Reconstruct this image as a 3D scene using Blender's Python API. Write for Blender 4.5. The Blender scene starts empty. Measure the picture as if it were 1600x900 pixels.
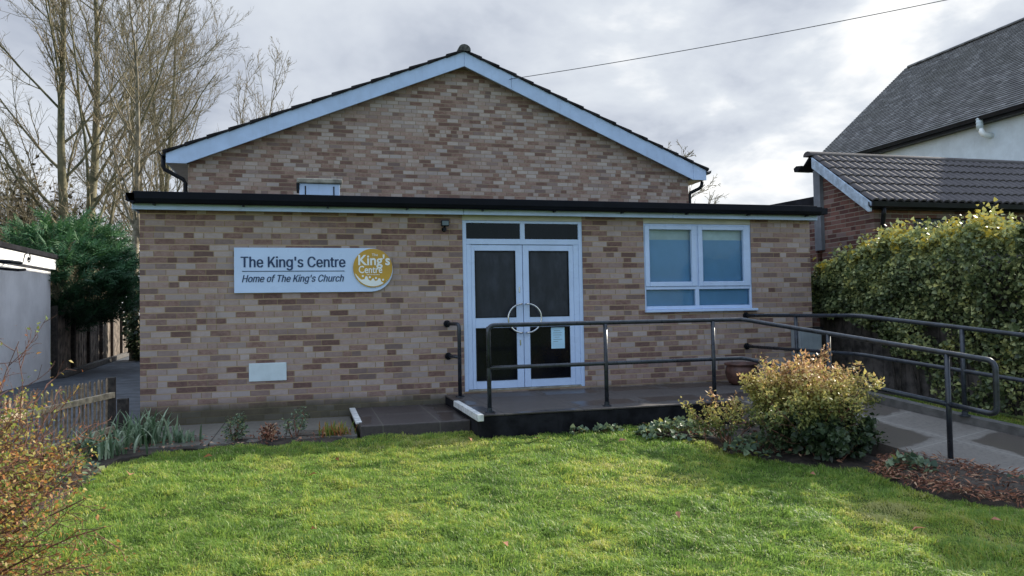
import bpy, bmesh, math, random
import numpy as np
from mathutils import Vector, Matrix
random.seed(7)
RNG = np.random.default_rng(11)
S = bpy.context.scene
COL = S.collection
R = math.radians

# ------------------------------------------------------------------ camera
cam_d = bpy.data.cameras.new("camera")
cam = bpy.data.objects.new("camera", cam_d)
COL.objects.link(cam)
cam_d.sensor_width = 36.0
cam_d.lens = 1164.66 / 1600 * 36
cam_d.clip_start = 0.05
cam_d.clip_end = 3000
_p, _r, _y = 0.0309, -0.0187, 0.2669
_F = Vector((math.sin(_y) * math.cos(_p), math.cos(_y) * math.cos(_p), math.sin(_p)))
_R0 = Vector((math.cos(_y), -math.sin(_y), 0))
_U0 = _R0.cross(_F)
_Rv = math.cos(_r) * _R0 + math.sin(_r) * _U0
_Uv = -math.sin(_r) * _R0 + math.cos(_r) * _U0
_m = Matrix((_Rv, _Uv, -_F)).transposed().to_4x4()
CAM = Vector((-1.9953, -9.7666, 1.0504))
_m.translation = CAM
cam.matrix_world = _m
S.camera = cam

# ------------------------------------------------------------------ light
SUN_AZ, SUN_EL = R(66), R(30)          # azimuth from +Y towards +X
sdir = Vector((math.sin(SUN_AZ) * math.cos(SUN_EL), math.cos(SUN_AZ) * math.cos(SUN_EL), math.sin(SUN_EL)))
sun_d = bpy.data.lights.new("sun", 'SUN')
sun_d.energy = 5.0
sun_d.angle = R(0.6)
sun_d.color = (1.0, 0.93, 0.80)
sun = bpy.data.objects.new("sun", sun_d)
COL.objects.link(sun)
sun.rotation_euler = sdir.to_track_quat('Z', 'Y').to_euler()
sun.location = (20, 10, 20)

S.view_settings.view_transform = 'Standard'
S.view_settings.look = 'None'
S.view_settings.exposure = 0.65
S.view_settings.gamma = 1.0
S.view_settings.use_curve_mapping = False
try:
    S.cycles.max_bounces = 6
    S.cycles.transparent_max_bounces = 8
    S.cycles.use_denoising = True
except Exception:
    pass


class NB:
    """small node-tree builder"""
    def __init__(self, nt):
        self.nt = nt
        nt.nodes.clear()

    def n(self, typ, **kw):
        nd = self.nt.nodes.new(typ)
        for k, v in kw.items():
            setattr(nd, k, v)
        return nd

    def link(self, a, b):
        self.nt.links.new(a, b)

    def put(self, sock, v):
        if isinstance(v, bpy.types.NodeSocket):
            self.link(v, sock)
        else:
            sock.default_value = v

    def math(self, op, a, b=None, c=None, clamp=False):
        nd = self.n('ShaderNodeMath', operation=op, use_clamp=clamp)
        self.put(nd.inputs[0], a)
        if b is not None:
            self.put(nd.inputs[1], b)
        if c is not None:
            self.put(nd.inputs[2], c)
        return nd.outputs[0]

    def vmath(self, op, a, b=None, scale=None):
        nd = self.n('ShaderNodeVectorMath', operation=op)
        self.put(nd.inputs[0], a)
        if b is not None:
            self.put(nd.inputs[1], b)
        if scale is not None:
            self.put(nd.inputs[3], scale)
        return nd.outputs[1] if op in ('DOT_PRODUCT', 'LENGTH', 'DISTANCE') else nd.outputs[0]

    def sep(self, v):
        nd = self.n('ShaderNodeSeparateXYZ')
        self.put(nd.inputs[0], v)
        return nd.outputs

    def comb(self, x, y, z):
        nd = self.n('ShaderNodeCombineXYZ')
        for i, v in enumerate((x, y, z)):
            self.put(nd.inputs[i], v)
        return nd.outputs[0]

    def noise(self, vec, scale, detail=4, rough=0.55, dist=0.0):
        nd = self.n('ShaderNodeTexNoise')
        self.put(nd.inputs['Vector'], vec)
        nd.inputs['Scale'].default_value = scale
        nd.inputs['Detail'].default_value = detail
        nd.inputs['Roughness'].default_value = rough
        nd.inputs['Distortion'].default_value = dist
        return nd.outputs['Fac']

    def white(self, vec):
        nd = self.n('ShaderNodeTexWhiteNoise', noise_dimensions='3D')
        self.put(nd.inputs['Vector'], vec)
        return nd.outputs['Value']

    def ramp(self, fac, stops, interp='LINEAR'):
        nd = self.n('ShaderNodeValToRGB')
        cr = nd.color_ramp
        cr.interpolation = interp
        while len(cr.elements) > 1:
            cr.elements.remove(cr.elements[-1])
        for i, (p, c) in enumerate(stops):
            e = cr.elements[0] if i == 0 else cr.elements.new(p)
            e.position = p
            e.color = (c[0], c[1], c[2], 1) if hasattr(c, '__len__') else (c, c, c, 1)
        self.put(nd.inputs[0], fac)
        return nd.outputs[0]

    def mix(self, fac, a, b, blend='MIX'):
        nd = self.n('ShaderNodeMix', data_type='RGBA', blend_type=blend)
        self.put(nd.inputs[0], fac)
        for i, v in ((6, a), (7, b)):
            if isinstance(v, (tuple, list)):
                v = (v[0], v[1], v[2], 1)
            self.put(nd.inputs[i], v)
        return nd.outputs[2]

    def maprange(self, v, a, b, c=0.0, d=1.0, smooth=True):
        nd = self.n('ShaderNodeMapRange', interpolation_type='SMOOTHSTEP' if smooth else 'LINEAR')
        self.put(nd.inputs[0], v)
        for i, x in enumerate((a, b, c, d)):
            nd.inputs[i + 1].default_value = x
        return nd.outputs[0]

    def bump(self, h, strength=0.3, dist=0.01):
        nd = self.n('ShaderNodeBump')
        nd.inputs['Strength'].default_value = strength
        nd.inputs['Distance'].default_value = dist
        self.put(nd.inputs['Height'], h)
        return nd.outputs[0]

    def pbr(self, color, rough=0.7, bump=None, metal=0.0, spec=0.5):
        b = self.n('ShaderNodeBsdfPrincipled')
        if isinstance(color, (tuple, list)):
            color = (color[0], color[1], color[2], 1)
        self.put(b.inputs['Base Color'], color)
        self.put(b.inputs['Roughness'], rough)
        b.inputs['Metallic'].default_value = metal
        b.inputs['Specular IOR Level'].default_value = spec
        if bump is not None:
            self.link(bump, b.inputs['Normal'])
        return b.outputs[0]

    def out(self, sh):
        o = self.n('ShaderNodeOutputMaterial')
        self.link(sh, o.inputs[0])

    def pos(self):
        return self.n('ShaderNodeNewGeometry').outputs['Position']

    def attr(self, name):
        nd = self.n('ShaderNodeAttribute', attribute_name=name)
        return nd.outputs['Fac']


# ------------------------------------------------------------------ world: Nishita blue sky with a broken cloud deck
W = bpy.data.worlds.new("World")
S.world = W
W.use_nodes = True
b = NB(W.node_tree)
STR = 0.10
sky = b.n('ShaderNodeTexSky', sky_type='NISHITA')
sky.sun_disc = False
sky.sun_elevation = SUN_EL
sky.sun_rotation = SUN_AZ
sky.air_density = 1.0
sky.dust_density = 0.6
sky.ozone_density = 1.5
d = b.vmath('NORMALIZE', b.n('ShaderNodeTexCoord').outputs['Generated'])
dx, dy, dz = b.sep(d)
den = b.math('ADD', b.math('MAXIMUM', dz, 0.0), 0.42)
cp = b.comb(b.math('DIVIDE', dx, den), b.math('DIVIDE', dy, den), b.math('MULTIPLY', dz, 1.4))
n1 = b.noise(b.vmath('ADD', cp, (1.7, 0.4, 0.0)), 1.25, 6, 0.52, 0.4)
n2 = b.noise(b.vmath('ADD', cp, (7.3, 2.1, 4.0)), 2.6, 5, 0.6, 0.2)
nn = b.math('ADD', b.math('MULTIPLY', n1, 0.66), b.math('MULTIPLY', n2, 0.34))
gl_dir = Vector((math.sin(R(50)) * math.cos(R(16)), math.cos(R(50)) * math.cos(R(16)), math.sin(R(16))))
glow = b.math('POWER', b.math('MAXIMUM', b.vmath('DOT_PRODUCT', d, tuple(gl_dir)), 0.0), 7.0)
# cloud tone: grey bellies to bright edges, brighter towards the hidden sun
n3 = b.noise(b.vmath('ADD', cp, (3.1, 5.2, 1.0)), 2.6, 7, 0.55, 0.3)
tone = b.math('ADD', b.math('ADD', nn, b.math('MULTIPLY', b.math('SUBTRACT', n3, 0.5), b.math('ADD', 0.25, b.math('MULTIPLY', glow, 0.75)))), b.math('MULTIPLY', glow, 0.10))
ccol = b.ramp(tone, [(0.40, (0.38, 0.42, 0.50)), (0.48, (0.51, 0.55, 0.62)), (0.56, (0.60, 0.64, 0.695)), (0.63, (0.80, 0.815, 0.83)), (0.72, (1.15, 1.13, 1.08))])
# the deck ahead is seen from its shaded side; overhead and behind the viewer unseen clouds are brightened to light the facade
fill = b.math('MAXIMUM', b.maprange(dz, 0.42, 0.85), b.maprange(dy, 0.15, -0.45))
fillc = b.mix(b.maprange(nn, 0.36, 0.62), (0.56, 0.73, 1.02), (1.02, 1.13, 1.30))
ccol = b.mix(fill, b.vmath('SCALE', ccol, scale=0.80), fillc)
ccol = b.vmath('SCALE', ccol, scale=1.0 / STR)
# cover: closed overcast ahead (+Y), broken blue behind the viewer (-Y)
cover = b.maprange(b.math('ADD', b.math('MULTIPLY', dy, 1.0), b.math('MULTIPLY', b.math('SUBTRACT', nn, 0.5), 1.6)), -0.95, -0.35)
wc = b.mix(cover, b.vmath('MULTIPLY', sky.outputs[0], (0.95, 1.0, 1.05)), ccol)
bg = b.n('ShaderNodeBackground')
b.link(wc, bg.inputs[0])
bg.inputs[1].default_value = STR
wo = b.n('ShaderNodeOutputWorld')
b.link(bg.outputs[0], wo.inputs[0])


# ------------------------------------------------------------------ materials
def newmat(name):
    m = bpy.data.materials.new(name)
    m.use_nodes = True
    return m, NB(m.node_tree)


def pmat(name, col, rough=0.6, var=0.15, scale=8.0, bump=0.0, spec=0.5, metal=0.0, col2=None, dirt=0.0):
    m, b = newmat(name)
    p = b.pos()
    n = b.noise(p, scale, 5, 0.6)
    c2 = col2 or tuple(c * (1 - var * 2) for c in col)
    c1 = col if col2 else tuple(min(1, c * (1 + var)) for c in col)
    c = b.mix(b.maprange(n, 0.32, 0.68), c2, c1)
    if dirt:
        px, py, pz = b.sep(p)
        st = b.noise(b.comb(b.math('MULTIPLY', px, 14.0), b.math('MULTIPLY', py, 14.0), b.math('MULTIPLY', pz, 2.0)), 1.0, 5, 0.65)
        c = b.mix(b.math('MULTIPLY', b.maprange(st, 0.52, 0.75), dirt), c, tuple(x * 0.35 for x in col))
    bp = b.bump(b.noise(p, scale * 6, 4, 0.6), bump, 0.01) if bump else None
    rr = b.maprange(b.noise(p, scale * 2.3, 4), 0.2, 0.8, max(0.02, rough - 0.12), min(1, rough + 0.12))
    b.out(b.pbr(c, rr, bp, metal, spec))
    return m


def brickmat(name, stops, mortar, wb=0.225, hb=0.075, z0=0.0, damp=False, hdr_p=0.86):
    m, b = newmat(name)
    p = b.pos()
    x, y, z = b.sep(p)
    wob = b.math('MULTIPLY', b.math('SUBTRACT', b.noise(p, 6.0, 2), 0.5), 0.010)
    u = b.math('DIVIDE', b.math('ADD', b.math('ADD', x, y), wob), wb)
    v = b.math('DIVIDE', b.math('ADD', b.math('SUBTRACT', z, z0), wob), hb)
    row = b.math('FLOOR', v)
    off = b.math('ADD', b.math('MULTIPLY', row, 0.5), b.math('MULTIPLY', b.white(b.comb(row, 3.0, 1.0)), 0.35))
    uu = b.math('ADD', u, off)
    colm = b.math('FLOOR', uu)
    fu = b.math('FRACT', uu)
    fv = b.math('FRACT', v)
    hd = b.math('GREATER_THAN', b.white(b.comb(colm, row, 5.0)), hdr_p)
    half = b.math('MULTIPLY', b.math('FLOOR', b.math('MULTIPLY', fu, 2.0)), hd)
    r1 = b.white(b.comb(colm, row, half))
    r2 = b.white(b.comb(colm, row, b.math('ADD', half, 11.0)))
    big = b.noise(p, 0.9, 3)
    fac = b.math('ADD', b.math('ADD', r1, b.math('MULTIPLY', b.math('SUBTRACT', big, 0.5), 0.55)),
                 b.math('MULTIPLY', b.math('SUBTRACT', b.noise(b.vmath('MULTIPLY', p, (16.0, 16.0, 26.0)), 1.0, 5, 0.72), 0.5), 0.85))
    c = b.ramp(fac, stops)
    # fine fired speckle and value shift per brick
    sp = b.noise(p, 95.0, 3, 0.7)
    c = b.mix(b.maprange(sp, 0.55, 0.8, 0.0, 0.35), c, (0.06, 0.045, 0.04))
    c = b.mix(b.math('MULTIPLY', r2, 0.25), c, tuple(s * 0.6 for s in stops[len(stops) // 2][1]))
    c = b.mix(b.maprange(r2, 0.6, 0.95, 0.0, 0.35), c, b.mix(r1, (0.19, 0.165, 0.165), (0.37, 0.335, 0.335)))
    mu = b.math('MAXIMUM', b.math('LESS_THAN', fu, 0.048),
                b.math('MULTIPLY', hd, b.math('LESS_THAN', b.math('ABSOLUTE', b.math('SUBTRACT', fu, 0.52)), 0.021)))
    mo = b.math('MAXIMUM', b.math('MULTIPLY', mu, 0.9), b.math('LESS_THAN', fv, 0.16))
    mcol = b.mix(b.noise(p, 5.0, 4), tuple(q * 0.62 for q in mortar), mortar)
    mcol = b.mix(b.math('LESS_THAN', fv, 0.16), tuple(q * 0.5 for q in mortar), mcol)
    c = b.mix(mo, c, mcol)
    if damp:
        st = b.math('ADD', z, b.math('MULTIPLY', b.math('SUBTRACT', b.noise(p, 2.2, 4), 0.5), 0.22))
        dm = b.maprange(st, 0.06, -0.12)
        c = b.mix(b.math('MULTIPLY', dm, 0.86), c, b.mix(b.noise(p, 7.0, 4), (0.028, 0.030, 0.020), (0.11, 0.10, 0.06)))
        wx = b.noise(b.comb(b.math('MULTIPLY', x, 3.0), y, b.math('MULTIPLY', z, 0.5)), 1.0, 5, 0.6)
        c = b.mix(b.maprange(wx, 0.55, 0.8, 0.0, 0.35), c, (0.10, 0.085, 0.08))
    h = b.math('ADD', b.math('MULTIPLY', mo, -1.0), b.math('ADD', b.math('MULTIPLY', sp, 0.25), b.math('MULTIPLY', r2, 0.35)))
    b.out(b.pbr(c, 0.88, b.bump(h, 0.55, 0.006), spec=0.25))
    return m


def leafmat(name, stops, trans=0.35, rough=0.55, attr='rnd'):
    m, b = newmat(name)
    c = b.ramp(b.attr(attr), stops)
    c = b.mix(b.maprange(b.noise(b.pos(), 30.0, 3), 0.3, 0.8, 0, 0.3), c, tuple(q * 0.55 for q in stops[0][1]))
    s1 = b.pbr(c, rough, spec=0.35)
    t = b.n('ShaderNodeBsdfTranslucent')
    b.link(c, t.inputs[0])
    mx = b.n('ShaderNodeMixShader')
    mx.inputs[0].default_value = trans
    b.link(s1, mx.inputs[1])
    b.link(t.outputs[0], mx.inputs[2])
    b.out(mx.outputs[0])
    return m


def glassmat(name, col, rough=0.04):
    m, b = newmat(name)
    n = b.maprange(b.noise(b.vmath('MULTIPLY', b.pos(), (9.0, 9.0, 3.5)), 1.0, 5, 0.6), 0.25, 0.75)
    n = b.math('MULTIPLY', n, b.maprange(b.noise(b.pos(), 3.0, 3), 0.3, 0.7, 0.3, 1.0))
    c = b.mix(n, tuple(q * 0.75 for q in col), tuple(q * 1.7 for q in col))
    bp = b.bump(b.noise(b.pos(), 1.6, 2), 0.05, 0.02)
    b.out(b.pbr(c, rough, bp, spec=0.22))
    return m


def clearglass(name):
    m, b = newmat(name)
    g = b.n('ShaderNodeBsdfGlossy')
    g.inputs['Roughness'].default_value = 0.02
    t = b.n('ShaderNodeBsdfTransparent')
    t.inputs[0].default_value = (0.86, 0.92, 0.93, 1)
    f = b.n('ShaderNodeFresnel')
    f.inputs[0].default_value = 1.28
    mx = b.n('ShaderNodeMixShader')
    b.link(f.outputs[0], mx.inputs[0])
    b.link(t.outputs[0], mx.inputs[1])
    b.link(g.outputs[0], mx.inputs[2])
    b.out(mx.outputs[0])
    return m


M = {}
M['brick'] = brickmat('buff_brick', [(0.0, (0.127, 0.075, 0.065)), (0.18, (0.193, 0.113, 0.095)), (0.34, (0.270, 0.173, 0.146)),
                                     (0.52, (0.321, 0.224, 0.196)), (0.72, (0.362, 0.279, 0.252)), (1.0, (0.428, 0.352, 0.329))],
                      (0.479, 0.347, 0.211), z0=-0.25, damp=True, hdr_p=0.86)
M['hallbrick'] = brickmat('hall_brick', [(0.0, (0.158, 0.093, 0.074)), (0.18, (0.225, 0.133, 0.103)), (0.34, (0.301, 0.196, 0.154)),
                                         (0.52, (0.357, 0.252, 0.206)), (0.72, (0.397, 0.314, 0.270)), (1.0, (0.459, 0.392, 0.350))],
                          (0.378, 0.287, 0.196), z0=-0.25, hdr_p=0.86)
M['redbrick'] = brickmat('red_brick', [(0.0, (0.075, 0.033, 0.030)), (0.4, (0.125, 0.055, 0.045)), (0.7, (0.17, 0.08, 0.063)), (1.0, (0.21, 0.11, 0.09))],
                         (0.30, 0.26, 0.21), hdr_p=0.7)
M['white'] = pmat('white_upvc', (0.51, 0.635, 0.86), 0.32, 0.03, 3.0)  # white frames with the blue of the skylight put into the base colour
M['board'] = pmat('painted_board', (0.46, 0.585, 0.79), 0.45, 0.05, 2.5, dirt=0.16)  # white boards, skylight blue mixed into the paint colour as well
M['cream'] = pmat('cream_board', (0.50, 0.49, 0.40), 0.5, 0.05, 4.0)
M['soffit'] = pmat('grey_soffit', (0.40, 0.39, 0.38), 0.6, 0.06, 4.0, dirt=0.2)
M['soffitdark'] = pmat('grey_board', (0.16, 0.17, 0.19), 0.7, 0.1, 5.0, dirt=0.3)
M['black'] = pmat('black_plastic', (0.010, 0.011, 0.015), 0.4, 0.15, 5.0, spec=0.2)
M['blackgut'] = pmat('gutter_plastic', (0.006, 0.007, 0.012), 0.5, 0.12, 3.0, spec=0.12)
M['rail'] = pmat('painted_rail', (0.022, 0.027, 0.037), 0.34, 0.25, 12.0, bump=0.05)
M['steel'] = pmat('steel', (0.62, 0.62, 0.62), 0.22, 0.05, 10.0, metal=1.0)
M['darkglass'] = glassmat('dark_glass', (0.0045, 0.005, 0.008), 0.10)
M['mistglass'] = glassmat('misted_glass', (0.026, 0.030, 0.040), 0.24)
M['glass'] = clearglass('pane_glass')
M['film'] = pmat('frosted_film', (0.30, 0.50, 0.78), 0.5, 0.04, 2.0, spec=0.1)
M['blindback'] = pmat('pale_blind', (0.82, 0.84, 0.82), 0.7, 0.10, 2.2)
M['tile'] = pmat('roof_tile', (0.028, 0.026, 0.028), 0.85, 0.3, 5.0, bump=0.3, spec=0.15)
M['felt'] = pmat('roof_felt', (0.02, 0.02, 0.024), 0.9, 0.2, 4.0, bump=0.2, spec=0.1)
M['concrete'] = pmat('weathered_cap', (0.33, 0.31, 0.26), 0.9, 0.25, 6.0, bump=0.3, dirt=0.4)
M['vent'] = pmat('vent_paint', (0.58, 0.66, 0.70), 0.5, 0.04, 6.0)
M['paper'] = pmat('paper', (0.44, 0.68, 0.84), 0.6, 0.04, 8.0)
M['ink'] = pmat('grey_ink', (0.20, 0.28, 0.33), 0.7, 0.1, 8.0)
M['signboard'] = pmat('sign_board', (0.54, 0.67, 0.90), 0.35, 0.03, 2.0)
M['navy'] = pmat('navy_letters', (0.012, 0.038, 0.115), 0.4, 0.05, 5.0)
M['gold'] = pmat('gold_disc', (0.52, 0.30, 0.035), 0.4, 0.05, 5.0)
M['logowhite'] = pmat('logo_white', (0.80, 0.82, 0.80), 0.4, 0.03, 5.0)
M['nosing'] = pmat('white_nosing', (0.62, 0.62, 0.60), 0.6, 0.12, 12.0, bump=0.2, dirt=0.3)
M['terracotta'] = pmat('terracotta', (0.10, 0.045, 0.033), 0.55, 0.3, 9.0, bump=0.15)
M['soil'] = pmat('soil', (0.040, 0.028, 0.019), 0.95, 0.35, 9.0, bump=0.8)
M['cabinet'] = pmat('grey_cabinet', (0.27, 0.30, 0.32), 0.5, 0.08, 5.0, dirt=0.2)
M['render'] = pmat('white_render', (0.62, 0.70, 0.76), 0.85, 0.05, 3.0, bump=0.25, dirt=0.10)
M['garagewhite'] = pmat('garage_wall', (0.88, 0.88, 0.88), 0.8, 0.06, 1.6, bump=0.15, dirt=0.15)
M['bargepeel'] = pmat('peeling_paint', (0.42, 0.50, 0.60), 0.6, 0.15, 10.0, bump=0.2, dirt=0.35)
M['fencewood'] = pmat('weathered_fence', (0.23, 0.19, 0.155), 0.9, 0.35, 5.0, bump=0.5, dirt=0.6)
M['picketwood'] = pmat('picket_wood', (0.26, 0.19, 0.125), 0.9, 0.3, 14.0, bump=0.5, dirt=0.5)
M['railwood'] = pmat('rail_wood', (0.40, 0.32, 0.215), 0.9, 0.25, 14.0, bump=0.5, dirt=0.4)  # lighter than the pickets: sunlight on the rail is put into its colour
M['postwood'] = pmat('dark_post', (0.045, 0.036, 0.03), 0.9, 0.3, 14.0, bump=0.5)
M['darkfence'] = pmat('dark_fence', (0.085, 0.072, 0.066), 0.9, 0.35, 6.0, bump=0.5)
M['asphalt'] = pmat('asphalt', (0.075, 0.085, 0.10), 0.85, 0.2, 3.0, bump=0.4)
M['kerb'] = pmat('kerb_concrete', (0.105, 0.098, 0.09), 0.9, 0.16, 9.0, bump=0.6)
M['bark'] = pmat('bark', (0.20, 0.17, 0.10), 0.9, 0.3, 3.0, bump=0.6, col2=(0.085, 0.085, 0.045))
M['barkpale'] = pmat('pale_bark', (0.33, 0.28, 0.20), 0.9, 0.3, 4.0, bump=0.5, col2=(0.12, 0.10, 0.065))
M['twig'] = pmat('twig', (0.235, 0.18, 0.11), 0.85, 0.3, 0.6, col2=(0.15, 0.13, 0.07))
M['shrubtwig'] = pmat('red_brown_twig', (0.21, 0.085, 0.05), 0.8, 0.3, 6.0, col2=(0.10, 0.055, 0.038))
M['lens'] = pmat('lamp_lens', (0.10, 0.13, 0.14), 0.15, 0.1, 8.0)


def slabmat(name, base, wet, joint, sx, sy, rot=0.0, jw=0.012):
    """paving: big slabs with pale joints and irregular damp patches"""
    m, b = newmat(name)
    p = b.pos()
    x, y, z = b.sep(p)
    c_, s_ = math.cos(rot), math.sin(rot)
    u = b.math('ADD', b.math('MULTIPLY', x, c_), b.math('MULTIPLY', y, s_))
    v = b.math('SUBTRACT', b.math('MULTIPLY', y, c_), b.math('MULTIPLY', x, s_))
    u = b.math('DIVIDE', u, sx)
    v = b.math('DIVIDE', v, sy)
    fu, fv = b.math('FRACT', u), b.math('FRACT', v)
    rid = b.white(b.comb(b.math('FLOOR', u), b.math('FLOOR', v), 2.0))
    j = b.math('MAXIMUM', b.math('LESS_THAN', fu, jw / sx), b.math('LESS_THAN', fv, jw / sy))
    # damp in the middle of each slab, dry along the joints
    ex = b.math('MULTIPLY', b.math('MINIMUM', fu, b.math('SUBTRACT', 1.0, fu)), sx)
    ey = b.math('MULTIPLY', b.math('MINIMUM', fv, b.math('SUBTRACT', 1.0, fv)), sy)
    e = b.math('ADD', b.math('MINIMUM', ex, ey), b.math('MULTIPLY', b.math('SUBTRACT', b.noise(p, 3.5, 5), 0.5), 0.30))
    w = b.math('MULTIPLY', b.maprange(e, 0.04, 0.12), b.maprange(rid, 0.15, 0.6, 0.25, 1.0))
    c = b.mix(w, base, wet)
    c = b.mix(b.maprange(b.noise(p, 26.0, 4, 0.7), 0.42, 0.68, 0.0, 0.5), c, tuple(q * 0.42 for q in base))
    c = b.mix(b.maprange(b.noise(p, 130.0, 2, 0.8), 0.58, 0.75, 0.0, 0.6), c, tuple(min(1, q * 1.7) for q in base))
    c = b.mix(j, c, joint)
    h = b.math('SUBTRACT', b.math('MULTIPLY', b.noise(p, 60.0, 3), 0.4), j)
    b.out(b.pbr(c, b.maprange(w, 0.0, 1.0, 0.7, 0.3), b.bump(h, 0.4, 0.006), spec=0.4))
    return m


M['landing'] = slabmat('landing_slabs', (0.085, 0.072, 0.066), (0.038, 0.032, 0.031), (0.03, 0.027, 0.025), 0.9, 0.62)
M['step'] = slabmat('step_slabs', (0.062, 0.050, 0.047), (0.030, 0.024, 0.024), (0.10, 0.09, 0.075), 0.62, 0.8)
M['path'] = slabmat('path_slabs', (0.17, 0.155, 0.13), (0.11, 0.10, 0.085), (0.03, 0.026, 0.02), 0.75, 0.9)
M['ramp'] = slabmat('ramp_slabs', (0.185, 0.165, 0.143), (0.095, 0.078, 0.066), (0.24, 0.222, 0.195), 0.95, 0.8, rot=0.28)
M['plinth'] = pmat('dark_plinth', (0.016, 0.016, 0.019), 0.9, 0.3, 5.0, bump=0.3, dirt=0.4, spec=0.1)

# ground materials
m, b = newmat('lawn_soil')
p = b.pos()
n = b.noise(p, 1.3, 5)
c = b.mix(b.maprange(n, 0.35, 0.65), (0.05, 0.085, 0.018), (0.11, 0.14, 0.03))
c = b.mix(b.maprange(b.noise(p, 22.0, 4), 0.45, 0.7, 0, 0.6), c, (0.05, 0.042, 0.02))
b.out(b.pbr(c, 0.95, b.bump(b.noise(p, 40.0, 4), 0.8, 0.02), spec=0.1))
M['lawnsoil'] = m

M['grass'] = leafmat('grass_blades', [(0.0, (0.055, 0.11, 0.022)), (0.30, (0.165, 0.28, 0.05)), (0.6, (0.30, 0.45, 0.085)), (0.86, (0.54, 0.54, 0.10)), (1.0, (0.60, 0.56, 0.26))], 0.5, 0.45)
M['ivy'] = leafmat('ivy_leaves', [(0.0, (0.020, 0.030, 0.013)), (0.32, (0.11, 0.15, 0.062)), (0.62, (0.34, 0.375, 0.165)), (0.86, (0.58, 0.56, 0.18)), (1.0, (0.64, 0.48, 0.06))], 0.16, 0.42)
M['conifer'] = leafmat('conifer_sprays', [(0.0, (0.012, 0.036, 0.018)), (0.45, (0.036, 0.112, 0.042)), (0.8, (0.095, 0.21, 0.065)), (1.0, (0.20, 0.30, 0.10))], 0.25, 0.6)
M['shrub'] = leafmat('yellow_shrub_leaves', [(0.0, (0.035, 0.06, 0.022)), (0.28, (0.13, 0.16, 0.045)), (0.5, (0.36, 0.34, 0.09)), (0.78, (0.60, 0.50, 0.16)), (1.0, (0.60, 0.34, 0.17))], 0.4, 0.5)
M['paleleaf'] = leafmat('pale_leaves', [(0.0, (0.05, 0.085, 0.05)), (0.6, (0.16, 0.22, 0.13)), (0.9, (0.25, 0.31, 0.17)), (1.0, (0.36, 0.33, 0.06))], 0.3, 0.5)
M['daff'] = leafmat('strap_leaves', [(0.0, (0.06, 0.11, 0.05)), (0.5, (0.19, 0.28, 0.165)), (1.0, (0.42, 0.50, 0.34))], 0.35, 0.4)
M['freshleaf'] = leafmat('fresh_leaves', [(0.0, (0.12, 0.18, 0.03)), (0.35, (0.26, 0.31, 0.07)), (0.55, (0.44, 0.37, 0.08)), (0.78, (0.50, 0.24, 0.07)), (1.0, (0.40, 0.12, 0.06))], 0.45, 0.5)
M['darkleaf'] = leafmat('dark_leaves', [(0.0, (0.014, 0.026, 0.012)), (0.6, (0.04, 0.068, 0.028)), (1.0, (0.11, 0.15, 0.07))], 0.2, 0.4)
M['litter'] = leafmat('leaf_litter', [(0.0, (0.05, 0.022, 0.016)), (0.4, (0.24, 0.095, 0.055)), (0.75, (0.42, 0.19, 0.11)), (1.0, (0.52, 0.35, 0.22))], 0.15, 0.8)
M['brownleaf'] = leafmat('brown_thicket', [(0.0, (0.03, 0.026, 0.016)), (0.6, (0.10, 0.075, 0.04)), (1.0, (0.18, 0.15, 0.07))], 0.2, 0.7)


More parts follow.
